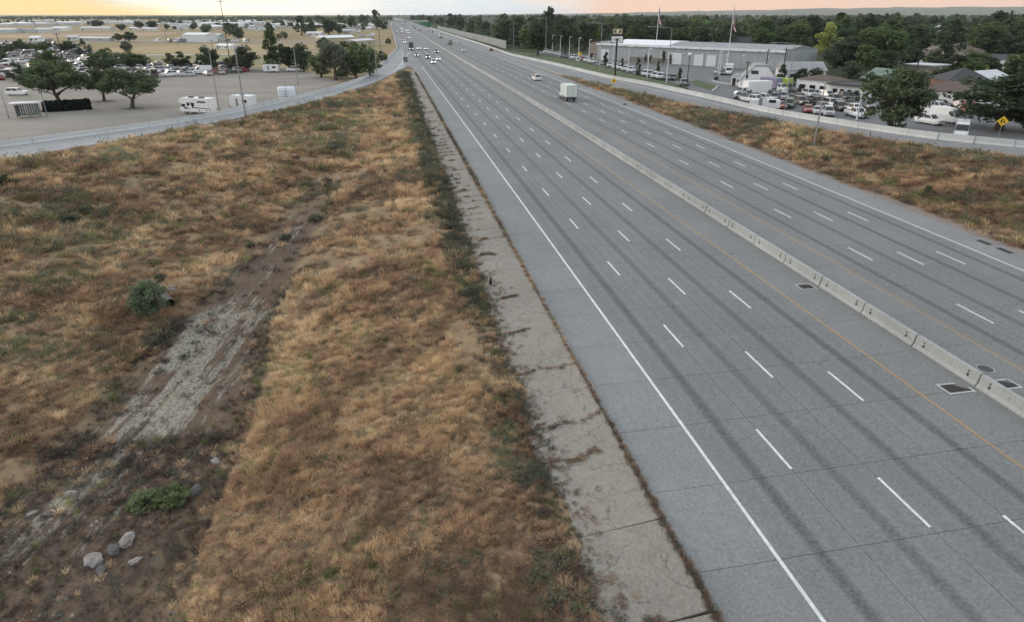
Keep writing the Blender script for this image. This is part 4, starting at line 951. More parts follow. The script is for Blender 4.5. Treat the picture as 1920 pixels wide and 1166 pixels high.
for i in range(760):
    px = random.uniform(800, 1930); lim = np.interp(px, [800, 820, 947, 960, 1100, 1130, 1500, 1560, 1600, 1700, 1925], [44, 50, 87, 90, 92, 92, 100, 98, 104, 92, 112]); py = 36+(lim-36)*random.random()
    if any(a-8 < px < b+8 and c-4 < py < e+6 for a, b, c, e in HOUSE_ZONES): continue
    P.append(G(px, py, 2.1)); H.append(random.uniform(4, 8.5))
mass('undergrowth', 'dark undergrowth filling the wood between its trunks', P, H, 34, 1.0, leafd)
# infield bushes, boulders and culvert
p = ground(284, 594); tree(p, 3.6, 3.0, 'full', leafg, 'round green bush beside the drainage pipe in the ditch', 'ditch_bush', None, 2, 0)
p = ground(272, 948); tree(p, 1.05, 1.7, 'bush', leafp, 'pale green low bush in the ditch bottom', 'ditch_bush', None, 1, 1)
p = ground(328, 944); tree(p, 1.35, 1.8, 'bush', leafp, 'greener taller bush beside the grey ditch boulder', 'ditch_bush', None, 1, 2)
for i, (x, b, w_, h, lb) in enumerate([(133,416,1.9,.8,'low dark sage bush on the brown left slope'),(160,398,1.6,.7,'second sage bush higher on the left slope'),(590,412,1.7,.7,'grey green bush at the upper ditch edge'),(470,462,1.1,.6,'small dark bush on the upper ditch floor'),(535,448,1.3,.6,'small green bush near the upper ditch'),(300,525,1.0,.6,'small weed bush above the drainage pipe'),(8,352,3.2,1.5,'green bush cut by the left photo edge'),(1740,362,1.4,.9,'green bush on the dry right bank'),(1545,300,1.2,.7,'small bush at the foot of the right bank')]):
    p = ground(x, b); tree(p, h*1.15, w_, 'bush', leafs if i not in (6, 7) else leafg, lb, 'small_bush', None, 1, i % 3)
def rock(px, py, sx, sz, mat, label, seed):
    r = np.random.default_rng(seed); bm = bmesh.new(); bmesh.ops.create_icosphere(bm, subdivisions=2, radius=1)
    for v in bm.verts:
        n = Vector(v.co); f = (1+.55*(fbm(np.array([n.x*1.5+seed*3]), np.array([n.y*1.5+n.z*2.1]), 3)[0]-.5)*2)*(1+r.normal(0, .05))*.85; v.co = n*f; v.co.x *= sx; v.co.y *= sx*.8; v.co.z *= sz
        v.co.x += .12*sx*math.copysign(min(abs(n.x*2), 1)**3, n.x)
    me = bpy.data.meshes.new('boulder'); bm.to_mesh(me); bm.free(); me.materials.append(mat); me.polygons.foreach_set('use_smooth', [False]*len(me.polygons))
    o = mobj('boulder', me); p = ground(px, py); o.location = p+Vector((0, 0, sz*.35+float(bump(np.array([p.x]), np.array([p.y]))[0])*.5)); o.rotation_euler = (r.normal(0, .2), r.normal(0, .2), r.uniform(0, 6)); return tag(o, label, 'boulder')
for i, a in enumerate([(176,1050,.52,.32,rockm,'pale pinkish boulder lowest in the ditch'),(237,1014,.44,.32,rockm,'whitish boulder right of the pinkish one'),(212,1032,.36,.26,rockd,'dark grey boulder between two pale boulders'),(256,1052,.3,.16,rockm,'flat pale rock at the ditch slope foot'),(366,926,.36,.38,rockd,'tall grey boulder right of the green bushes'),(132,930,.4,.12,rockm,'flat pale slab on the ditch floor'),(96,962,.38,.12,rockm,'flat pale slab near the left photo edge'),(62,962,.3,.1,rockm,'smallest flat slab near the left photo edge'),(324,545,.42,.4,rockm,'pale rock heaped over the drainage pipe'),(404,866,.35,.16,rockm,'pale rubble on the right ditch edge'),(190,1072,.3,.2,rockd,'dark rock under the pinkish boulder')]):
    rock(*a[:4], a[4], a[5], i+3)
p = ground(313, 566); t = thing('drainage_pipe', 'dark corrugated drainage pipe end among rocks behind the round bush', 'pipe', p+Vector((0, 0, .25)), R_(28))
m = MB(); n = 20
for i in range(9):
    y0, y1 = -1.1+i*.25, -1.1+(i+1)*.25; r0, r1 = (.36, .40) if i % 2 else (.40, .36)
    for j in range(n):
        a0, a1 = 6.2832*j/n, 6.2832*(j+1)/n; m.quad([(r0*math.cos(a0), y0, r0*math.sin(a0)), (r0*math.cos(a1), y0, r0*math.sin(a1)), (r1*math.cos(a1), y1, r1*math.sin(a1)), (r1*math.cos(a0), y1, r1*math.sin(a0))])
m.obj('pipe_wall', plain('weathered pipe', (.10, .095, .09), .8), t); MB().tube([(0, .6, 0), (0, .62, 0)], .34, 16).obj('pipe_inside', blackm, t)
p = Vector((8.0, 49.2, float(prof(49.2))-.25)); p = G(920, 535, .5); p.z = float(prof(p.y))-.2
t = thing('marker_post', 'small black marker post standing on the cracked slope paving', 'post', p); MB().tube([(0, 0, 0), (0, 0, .28), (.02, 0, .62)], [.10, .13, .05], 8).obj('post', blackm, t); MB().tube([(.02, 0, .62), (.02, 0, .78)], [.05, .02], 8).obj('cap', blackm, t)
# ---------------------------------------------------------------- vehicles (front = +y)
def loft(m, st, mi=0):
    """st: (y, zbottom, ztop, halfwidth bottom, halfwidth top)"""
    base = len(m.v); k = 6
    for (y, zb, zt, wb, wt) in st:
        zm = zb+(zt-zb)*.45; wm = max(wb, wt)*1.02
        m.v += [(-wb, y, zb), (wb, y, zb), (wm, y, zm), (wt, y, zt), (-wt, y, zt), (-wm, y, zm)]
    for i in range(len(st)-1):
        for j in range(k): a = base+i*k+j; b = base+i*k+(j+1) % k; m.f.append((a, b, b+k, a+k)); m.m.append(mi)
    m.f.append(tuple(base+j for j in range(k))); m.m.append(mi); e = base+(len(st)-1)*k; m.f.append(tuple(e+j for j in reversed(range(k)))); m.m.append(mi); return m
def cabin(y0, y1, yr0, yr1, z0, z1, wb, wt):
    """roof box and its glass panels: y0 rear base .. y1 front base, yr0..yr1 roof"""
    b = MB(); P = [(-wb, y0, z0), (wb, y0, z0), (wb, y1, z0), (-wb, y1, z0)]; Q = [(-wt, yr0, z1), (wt, yr0, z1), (wt, yr1, z1), (-wt, yr1, z1)]
    b.quad(Q)
    for i in range(4): b.quad([P[i], P[(i+1) % 4], Q[(i+1) % 4], Q[i]])
    def panel(A, B, C_, D, i0=.07, i1=.93, j0=.08, j1=.88, off=.012):
        A, B, C_, D = map(Vector, (A, B, C_, D)); n = (B-A).cross(D-A).normalized()
        f = lambda u, v: (A*(1-u)+B*u)*(1-v)+(D*(1-u)+C_*u)*v+n*off
        return [f(i0, j0), f(i1, j0), f(i1, j1), f(i0, j1)]
    g = {'rear_window': MB().quad(panel(P[0], P[1], Q[1], Q[0])), 'windscreen': MB().quad(panel(P[2], P[3], Q[3], Q[2]))}
    s1 = MB(); s2 = MB()
    for (u0, u1) in ((.06, .48), (.52, .94)): s1.quad(panel(P[1], P[2], Q[2], Q[1], u0, u1)); s2.quad(panel(P[3], P[0], Q[0], Q[3], u0, u1))
    return b, g, s1, s2
def wheels(ys, wx, r, w_=.23):
    L = []
    for y in ys:
        for sx in (-1, 1):
            m = MB(); m.tube([(sx*(wx-w_/2), y, r), (sx*(wx+w_/2-.01), y, r)], r, 14, 0); m.tube([(sx*(wx+w_/2-.012), y, r), (sx*(wx+w_/2+.004), y, r)], r*.6, 10, 1); L.append(m)
    return L
def car_parts(kind, lit=False, rear=False):
    L = []; hl = headl if lit else lensw; tl = taill
    if kind == 'sedan':
        b = loft(MB(), [(-2.38, .38, .80, .72, .66), (-2.25, .26, .98, .84, .78), (-1.5, .2, 1.02, .92, .84), (.6, .2, .98, .92, .84), (1.6, .2, .90, .90, .80), (2.2, .26, .76, .82, .72), (2.38, .36, .62, .68, .62)])
        c, g, s1, s2 = cabin(-1.95, 1.05, -1.15, .25, .95, 1.45, .80, .60); W = wheels((-1.42, 1.42), .80, .33); fz, rz, ly = .68, .82, 2.30; wl_ = .64
    elif kind == 'suv':
        b = loft(MB(), [(-2.42, .45, 1.05, .80, .78), (-2.3, .32, 1.12, .93, .86), (-1.5, .28, 1.12, .97, .88), (.9, .28, 1.12, .97, .88), (1.9, .28, 1.06, .95, .84), (2.3, .34, .92, .88, .78), (2.44, .45, .75, .76, .70)])
        c, g, s1, s2 = cabin(-2.38, 1.15, -2.05, .35, 1.08, 1.78, .86, .70); W = wheels((-1.45, 1.48), .84, .37); fz, rz, ly = .86, 1.0, 2.36; wl_ = .70
    elif kind == 'pickup':
        b = loft(MB(), [(-2.95, .55, 1.12, .92, .92), (-2.9, .5, 1.16, .96, .94), (-.55, .42, 1.16, .98, .92), (1.5, .42, 1.16, .98, .90), (2.5, .45, 1.10, .95, .86), (2.85, .5, .98, .88, .80), (2.95, .55, .8, .8, .74)])
        c, g, s1, s2 = cabin(-.75, 1.6, -.6, .95, 1.12, 1.88, .88, .74); W = wheels((-1.75, 1.85), .85, .40, .26); fz, rz, ly = .92, .95, 2.88; wl_ = .76
    elif kind == 'van':
        b = loft(MB(), [(-2.95, .5, 2.55, .95, .80), (-2.9, .4, 2.66, 1.0, .84), (1.1, .4, 2.66, 1.0, .82), (1.55, .4, 2.4, 1.0, .80), (2.3, .4, 1.45, .98, .86), (2.85, .45, 1.12, .9, .78), (2.98, .5, .9, .8, .7)])
        c = MB(); g = {'windscreen': MB().quad([(-.82, 1.60, 2.34), (.82, 1.60, 2.34), (.84, 2.30, 1.50), (-.84, 2.30, 1.50)])}; s1 = MB().quad([(1.005, .9, 1.4), (1.0, 2.0, 1.4), (.93, 1.6, 2.1), (.93, .9, 2.15)]); s2 = MB().quad([(-1.005, .9, 1.4), (-1.0, 2.0, 1.4), (-.93, 1.6, 2.1), (-.93, .9, 2.15)]); g['rear_window'] = MB().quad([(-.7, -2.96, 1.5), (.7, -2.96, 1.5), (.66, -2.96, 2.1), (-.66, -2.96, 2.1)])
        for gg in g.values():
            gg.v = [(x, y+(.02 if y > 0 else -.01), z+.02) for x, y, z in gg.v]
        W = wheels((-1.8, 1.9), .86, .36); fz, rz, ly = .95, 1.2, 2.90; wl_ = .72
    if kind == 'pickup':
        bed = MB(); bed.box((0, -1.85, 1.165), (1.62, 2.0, .02)); L.append(('bed', bed, blackm))
    L.insert(0, ('body', b, paint))
    if c.v: L.append(('roof', c, paint))
    for n_, q in g.items(): L.append((n_, q, glass))
    L += [('side_window', s1, glass), ('side_window', s2, glass)]
    for q in W: L.append(('wheel', q, [rubber, rimm]))
    for sx in (-1, 1):
        L.append(('headlight', MB().box((sx*wl_, ly, fz), (.30, .12, .15)), hl)); L.append(('tail_light', MB().box((sx*(wl_+.02), -ly-.05 if kind != 'van' else -2.93, rz), (.22, .08, .22)), tl))
    L.append(('grille', MB().box((0, ly+.03, fz-.08), (wl_*1.25, .1, .16)), blackm))
    return L
_vt = {}
def vehicle_tpl(kind, lit, parts):
    key = (kind, lit, parts)
    if key in _vt: return _vt[key]
    L = car_parts(kind, lit)
    if parts:
        r = bpy.data.objects.new(kind, None)
        for n_, m, mt in L: m.obj(n_, mt, r, False, False)
    else:
        mats = [paint, glass, rubber, rimm, lensw, taill, blackm, headl]; big = MB()
        for n_, m, mt in L:
            o_ = len(big.v); big.v += m.v
            ml = mt if isinstance(mt, list) else [mt]
            for f, i in zip(m.f, m.m): big.f.append(tuple(a+o_ for a in f)); big.m.append(mats.index(ml[i]))
        r = bpy.data.objects.new(kind, big.mesh(kind, mats))
    _vt[key] = r; return r
CAT = {'sedan': 'car', 'suv': 'car', 'pickup': 'pickup truck', 'van': 'van'}
NAMES = {'sedan': 'parked_car', 'suv': 'parked_car', 'pickup': 'pickup_truck', 'van': 'van'}
def vehicle(kind, p, rz, col, label, group=None, lit=False, parts=True, name=None):
    o = copy_tree(vehicle_tpl(kind, lit, parts), None, col); o.name = name or NAMES[kind]; o.location = p; o.rotation_euler = (0, 0, rz); o.color = (*col, 1)
    return tag(o, label, CAT[kind], group)
WHT, SIL, GRY, BLK, RED, BLU, TAN, GRN, DKB = (.78, .79, .80), (.42, .43, .45), (.16, .165, .175), (.02, .02, .022), (.30, .02, .02), (.05, .09, .22), (.34, .30, .23), (.05, .10, .07), (.025, .03, .05)
def rpx(px, py):
    z = 1.5
    for i in range(20): p = G(px, py, z); z = float(prof(p.y)+cross(p.x-X0-float(curve(p.y))))
    p.z = z+.005; return p
# traffic: left carriageway comes towards the camera, lamps lit; right carriageway drives away
for kd, x, y, col, lb in [
 ('suv',785,93,WHT,'white oncoming car with lit headlights right of the dark truck'),('sedan',798.5,93,SIL,'silver oncoming car with lit headlights in the third lane'),
 ('sedan',781,105.5,GRY,'dark oncoming car just past the gore in the outer lane'),('suv',802,110,GRY,'dark grey oncoming car with pale windscreen'),('suv',818,99.5,BLK,'black oncoming car nearest the median barrier'),
 ('suv',812.5,119.5,WHT,'white oncoming car nearest the camera on the left carriageway'),('sedan',821.5,113,WHT,'white oncoming car beside the nearest one'),
 ('suv',759,81,WHT,'white oncoming car ahead of the dark truck'),('suv',767.5,72,WHT,'white oncoming car in the queue near the ramp merge'),('sedan',761,71.5,RED,'reddish oncoming car in the far queue'),('sedan',755.5,76,DKB,'small dark oncoming car in the far queue'),
 ('sedan',744,58.5,SIL,'small silver oncoming car at the left edge of the far queue'),('sedan',761,58,WHT,'far white oncoming car between two white trucks'),('sedan',750,53,SIL,'far silver oncoming car dot'),('suv',757,50,BLK,'far black oncoming car dot'),('sedan',745,49,WHT,'far white oncoming car dot')]:
    p = rpx(x, y); vehicle(kd, p, math.pi+head(p.y), col, lb, 'oncoming traffic', True, True, 'oncoming_car')
for kd, x, y, col, lb in [
 ('suv',1005.5,150.5,WHT,'white car driving away behind the box truck'),('sedan',869,97,WHT,'white car driving away in the middle lanes'),('sedan',920,95.5,BLK,'black car on the exit lane below the sound wall'),
 ('suv',778,53.5,BLK,'far black car driving away'),('suv',787.5,58,BLK,'black car driving away behind a white van'),('sedan',804,59.5,GRY,'dark grey car driving away beneath the green signs'),('suv',811,61.5,BLK,'second dark car driving away beneath the green signs'),('sedan',814.5,64.5,WHT,'small white car behind two dark cars'),('sedan',768,45,RED,'far red car driving away'),('suv',775.5,50,GRY,'far grey car driving away')]:
    p = rpx(x, y); vehicle(kd, p, head(p.y), col, lb, 'traffic driving away', False, True, 'departing_car')
p = rpx(787.5, 55); vehicle('van', p, head(p.y), WHT, 'far white van driving away', 'traffic driving away', False, True, 'departing_van')
def box_truck(p, rz, box, cab, label, L=6.2, H=2.7, name='box_truck', lit=False, group=None):
    t = thing(name, label, 'truck', p, rz, group)
    b = MB(); b.box((0, -.9, 1.0+H/2), (2.45, L, H)); o = b.obj('cargo_box', wallpaint, t); o.color = (*box, 1)
    y0 = -.9-L/2; m = MB()
    for sx in (-1, 1): m.box((sx*1.2, y0-.01, 1.0+H/2), (.08, .06, H))
    m.box((0, y0-.01, 1.0+H-.05), (2.45, .06, .1)); m.box((0, y0-.01, 1.06), (2.45, .06, .12)); m.box((0, y0-.005, 1+H/2), (.03, .05, H)); m.obj('door_frame', greym, t)
    m = MB(); m.box((0, -.9, .85), (.9, L+1.2, .25)); m.obj('chassis', blackm, t)
    m = MB().box((0, y0+.1, .62), (2.3, .1, .12)); m.obj('bumper', blackm, t)
    yc = -.9+L/2; m = MB(); loft(m, [(yc+.1, .5, 2.35, 1.0, .9), (yc+1.1, .5, 2.3, 1.02, .88), (yc+1.65, .5, 1.45, 1.0, .9), (yc+2.3, .5, 1.25, .92, .8), (yc+2.4, .6, 1.0, .86, .78)]); o = m.obj('cab', paint, t); o.color = (*cab, 1)
    MB().quad([(-.82, yc+1.16, 2.22), (.82, yc+1.16, 2.22), (.88, yc+1.66, 1.5), (-.88, yc+1.66, 1.5)]).obj('windscreen', glass, t)
    for sx in (-1, 1):
        MB().quad([(sx*1.035, yc+.35, 1.5), (sx*1.035, yc+1.3, 1.5), (sx*.95, yc+1.05, 2.15), (sx*.95, yc+.35, 2.15)]).obj('side_window', glass, t)
        MB().box((sx*.8, yc+2.38, .95), (.3, .1, .18)).obj('headlight', headl if lit else lensw, t); MB().box((sx*1.05, y0-.03, .8), (.2, .06, .14)).obj('tail_light', taill, t)
        MB().box((sx*1.32, yc+1.2, 1.8), (.12, .12, .4)).obj('mirror', blackm, t)
    for q in wheels((yc+1.5,), .92, .45, .28)+wheels((y0+1.4,), .88, .45, .5): q.obj('wheel', [rubber, rimm], t)
    return t
p = rpx(1064, 187); box_truck(p, head(p.y), (.62, .70, .66), WHT, 'white box truck driving away on the right carriageway', 6.0, 2.55)
p = rpx(826.5, 71.5); box_truck(p, head(p.y), (.55, .52, .44), TAN, 'beige box truck far ahead on the right carriageway', 7.5, 3.0)
p = rpx(771, 94); box_truck(p, math.pi+head(p.y), (.03, .03, .035), BLK, 'dark oncoming truck with tall black box near the gore', 7, 3.1, 'dark_truck', True)
p = rpx(754, 60.5); box_truck(p, math.pi+head(p.y), WHT, WHT, 'white oncoming truck with a tall box in the far queue', 9, 3.2, 'white_truck', True)
p = rpx(766, 63); box_truck(p, math.pi+head(p.y), WHT, WHT, 'smaller white oncoming truck right of the tall one', 6, 2.5, 'white_truck', True)
p = rpx(733.5, 48); box_truck(p, math.pi+head(p.y), WHT, WHT, 'far white tractor trailer at the left freeway edge', 14, 3.2, 'white_truck', True)
# flatbed with tarped load
p = rpx(843.5, 84); t = thing('loaded_truck', 'dump truck with grey humped load driving away', 'truck', p, head(p.y))
MB().box((0, -.5, .85), (2.3, 8, .3)).obj('bed', blackm, t); m = MB(); m.prism([(-1.2, 1.0), (1.2, 1.0), (1.2, 2.1), (.7, 3.1), (.1, 3.4), (-.5, 3.0), (-1.2, 2.2)], 'y', -4.3, 2.4); m.obj('load', plain('grey tarp', (.22, .23, .2), .8), t)
MB().box((0, 3.6, 1.6), (2.3, 1.8, 2.0), 0, 0, (.9, .8, 0, -.1)).obj('cab', darkwood, t)
for q in wheels((-3.4, -2.3, 3.2), .95, .48, .4): q.obj('wheel', [rubber, rimm], t)
for sx in (-1, 1): MB().box((sx*1.0, -4.55, .85), (.25, .08, .2)).obj('tail_light', taill, t)
# motorcycle rider further off: a slim dark rider on the far right lane
p = rpx(863, 83.5); t = thing('motorcycle', 'dark motorcycle with rider near the right shoulder', 'motorcycle', p, head(p.y))
m = MB(); m.tube([(-.05, -.7, .32), (.05, -.7, .32)], .32, 14); m.obj('wheel', rubber, t); m = MB(); m.tube([(-.05, .75, .32), (.05, .75, .32)], .32, 14); m.obj('wheel', rubber, t)
MB().box((0, 0, .68), (.35, 1.4, .4), 0, 0, (.7, .8, 0, 0)).obj('frame', blackm, t); m = MB(); m.tube([(0, -.25, .85), (0, -.15, 1.2), (0, 0, 1.5), (0, .05, 1.62)], [.24, .22, .25, .1], 10); m.tube([(0, .05, 1.6), (0, .06, 1.72), (0, .06, 1.88)], [.09, .15, .06], 10); m.obj('rider', blackm, t)
# motorhome
def motorhome(p, rz):
    t = thing('motorhome', 'white motorhome with dark windows and stripe parked on the gravel lot', 'motorhome', p, rz)
    b = MB(); b.prism([(-3.6, .55), (3.0, .55), (3.45, .8), (3.5, 1.15), (3.0, 1.4), (2.6, 2.05), (3.35, 2.25), (3.4, 2.75), (2.9, 3.15), (-3.55, 3.15)], 'x', -1.2, 1.2); o = b.obj('body', paint, t); o.color = (.86, .87, .88, 1)
    for sx in (-1, 1):
        X = sx*1.208
        for (y0, y1, z0, z1, n_) in ((2.0, 2.65, 1.45, 2.0, 'cab_window'), (.9, 1.6, 1.7, 2.3, 'side_window'), (-.2, .35, 1.6, 2.3, 'side_window'), (-3.0, -1.0, 2.35, 2.65, 'side_window')): MB().quad([(X, y0, z0), (X, y1, z0), (X, y1, z1), (X, y0, z1)]).obj(n_, glass, t)
        MB().quad([(X, -3.6, 1.2), (X, .4, 1.28), (X, .7, 2.4), (X, .45, 2.4), (X, .1, 1.45), (X, -3.6, 1.32)]).obj('stripe', blackm, t); MB().quad([(X, .8, 1.12), (X, 2.6, 1.1), (X, 2.0, 1.45)]).obj('stripe', blackm, t)
        for y, z in ((-2.9, .85), (-1.2, .85)): MB().box((X, y, z), (.02, .3, .28)).obj('hatch', greym, t)
        MB().box((sx*.85, 3.5, 1.0), (.35, .08, .2)).obj('headlight', lensw, t); MB().box((sx*1.35, 2.6, 1.75), (.2, .1, .4)).obj('mirror', blackm, t); MB().box((sx*1.0, -3.62, 1.0), (.25, .06, .25)).obj('tail_light', taill, t)
    MB().quad([(-1.0, 2.66, 2.0), (1.0, 2.66, 2.0), (1.05, 3.02, 1.45), (-1.05, 3.02, 1.45)]).obj('windscreen', glass, t)
    MB().box((0, 1.3, 3.26), (.8, .9, .22), 0, 0, (.8, .7, 0, 0)).obj('air_conditioner', blackm, t); MB().box((0, -1.2, 3.24), (.7, 1.1, .18), 0, 0, (.8, .8, 0, 0)).obj('roof_vent', blackm, t)
    for q in wheels((-1.9, 2.2), 1.0, .4, .3): q.obj('wheel', [rubber, rimm], t)
p = ground(374, 213.5); motorhome(p, R_(62))
# camper trailer seen side-on beside the road pole
def trailer(p, rz, L, H, col, name, label, stripe=None):
    t = thing(name, label, 'trailer', p, rz); b = MB(); b.prism([(-L/2, .55), (L/2-.3, .55), (L/2, 1.0), (L/2, H-.4), (L/2-.35, H), (-L/2+.1, H), (-L/2, H-.15)], 'x', -1.15, 1.15); o = b.obj('body', paint, t); o.color = (*col, 1)
    for sx in (-1, 1):
        X = sx*1.158; MB().quad([(X, L*.08, .8), (X, L*.2, .8), (X, L*.2, 2.3), (X, L*.08, 2.3)]).obj('door', greym, t); MB().quad([(X, -L*.35, 1.5), (X, -L*.12, 1.5), (X, -L*.12, 2.1), (X, -L*.35, 2.1)]).obj('window', glass, t)
    MB().box((0, L/2-.02, 1.7), (1.2, .06, .6)).obj('window', glass, t); MB().box((0, 0, H+.1), (.7, .8, .2), 0, 0, (.8, .8, 0, 0)).obj('roof_vent', greym, t); MB().box((0, L/2+.6, .55), (.15, 1.4, .12)).obj('hitch', blackm, t)
    for q in wheels((-.45, .35), .98, .33): q.obj('wheel', [rubber, rimm], t)
    return t
p = ground(458, 205); trailer(p, R_(65), 4.8, 2.9, (.80, .82, .84), 'camper_trailer', 'white camper trailer half hidden behind the road side pole')
p = ground(510, 136); trailer(p, R_(80), 5.2, 2.6, (.84, .85, .85), 'camper_trailer', 'white box trailer parked at the gravel lot back edge')
# two white tanks
for i, (x, lb) in enumerate(((531.5, 'left of two white dome topped tanks on the gravel lot'), (547, 'right of two white dome topped tanks on the gravel lot'))):
    p = ground(x, 186.5); t = thing('storage_tank', lb, 'tank', p, 0); m = MB(); R0 = 1.05; m.tube([(0, 0, 0), (0, 0, .05), (0, 0, 2.5), (0, 0, 2.75), (0, 0, 2.92), (0, 0, 3.0)], [R0*.98, R0, R0, R0*.9, R0*.6, R0*.2], 20); m.obj('shell', plain('tank plastic', (.66, .71, .76), .5, 0, .1) if 'tank plastic' not in MATS else MATS['tank plastic'], t, True)
    m = MB()
    for z in (.7, 1.3, 1.9): m.tube([(0, 0, z), (0, 0, z+.06)], R0*1.015, 20)
    m.obj('rib_bands', greym, t); MB().tube([(0, 0, 2.95), (0, 0, 3.1)], .25, 12).obj('hatch', greym, t)
for a in [('suv',34,178.5,R_(-100),WHT,'white car alone on the open gravel lot'),('pickup',553,134.5,R_(95),WHT,'white pickup at the gravel lot back edge by trees'),('suv',567,131,R_(60),GRY,'dark car behind the white pickup'),('sedan',452,134.5,R_(70),RED,'dark red car behind the tall lamp pole'),('sedan',60,150,R_(-40),SIL,'silver car beside the dark brownish bush'),('sedan',157,150,R_(30),WHT,'white car right of the largest gravel lot tree')]:
    p = ground(a[1], a[2]); vehicle(a[0], p, a[3], a[4], a[5], None, False, True)
# stored cars: rows in the yard behind the gravel lot
YARD = [((-30, 112), (78, 150), 130), ((112, 186), (100, 150), 60), ((192, 280), (110, 150), 54), ((262, 450), (124, 146), 44), ((110, 150), (82, 104), 12)]
pl = []
for (xa, xb), (ya, yb), n in YARD:
    k = 0; tr_ = 0
    while k < n and tr_ < 4000:
        tr_ += 1; px = random.uniform(xa, xb); py = ya+(yb-ya)*random.random()**.8
        lim = np.interp(px, [0, 280, 480, 560], [150, 147, 137, 133])
        if py > lim: continue
        p = G(px, py, 2.04)
        if any((q-p).length < 3.0 for q in pl): continue
        if abs(px-38) < 18 and py > 120: continue
        pl.append(p); k += 1
        col = random.choices([WHT, SIL, GRY, BLK, RED, BLU, TAN], [6, 4, 4, 3.5, .5, .8, 1])[0]; kd = random.choices(['sedan', 'suv', 'pickup', 'van'], [4, 3, 2, .8])[0]
        colour = {WHT: 'white', SIL: 'silver', GRY: 'grey', BLK: 'black', RED: 'red', BLU: 'blue', TAN: 'tan'}[col]; kn = {'sedan': 'car', 'suv': 'wagon', 'pickup': 'pickup', 'van': 'van'}[kd]
        vehicle(kd, p, R_(random.choice([20, 28, 200, 208, 110, 118, 290])+random.uniform(-10, 10)), col, '%s %s packed in the storage yard, %s' % (colour, kn, 'left of the largest lot tree' if px < 60 else 'behind the largest lot tree' if px < 125 else 'between the lot trees' if px < 190 else 'behind the right lot tree' if px < 280 else 'in the row at the gravel edge' if py > 133 else 'under the thicket behind the row'), 'vehicles packed in the storage yard', False, False)
# dealership: roadside display row
row = [(1024,99,WHT,'suv'),(1031,100.5,WHT,'suv'),(1038.5,102,SIL,'sedan'),(1045,103.5,WHT,'suv'),(1056,107,GRY,'suv'),(1063.5,108.5,BLK,'sedan'),(1075,110.5,WHT,'suv'),(1091,113.5,RED,'sedan'),(1100,115.5,WHT,'suv'),(1111,118.5,WHT,'pickup'),(1131,122,GRY,'sedan'),(1144,125.5,WHT,'suv'),(1154,127.5,WHT,'suv'),(1163,130,WHT,'suv'),(1173,132.5,WHT,'suv'),(1183,135,WHT,'suv'),(1199,139.5,BLK,'sedan'),(1210,142,WHT,'suv'),(1219,143,SIL,'suv'),(1228,146,WHT,'suv'),(1238,148,WHT,'pickup'),(1251,149.5,GRY,'pickup'),(1262,150.5,BLK,'suv'),(1284,160.5,GRY,'pickup')]
ordn = ['first','second','third','fourth','fifth','sixth','seventh','eighth','ninth','tenth','eleventh','twelfth','thirteenth','fourteenth','fifteenth','sixteenth','seventeenth','eighteenth','nineteenth','twentieth','twenty-first','twenty-second','twenty-third','last']
CN = {WHT: 'white', SIL: 'silver', GRY: 'dark grey', BLK: 'black', RED: 'red', BLU: 'blue', TAN: 'tan', GRN: 'dark green', DKB: 'dark blue'}
for i, (x, y, col, kd) in enumerate(row):
    p = ground(x, y); vehicle(kd, p, R_(146)+random.uniform(-.06, .06), col, '%s vehicle, %s of the dealership display row counted from the sound wall' % (CN[col], ordn[i]), 'dealership display row', False, True)
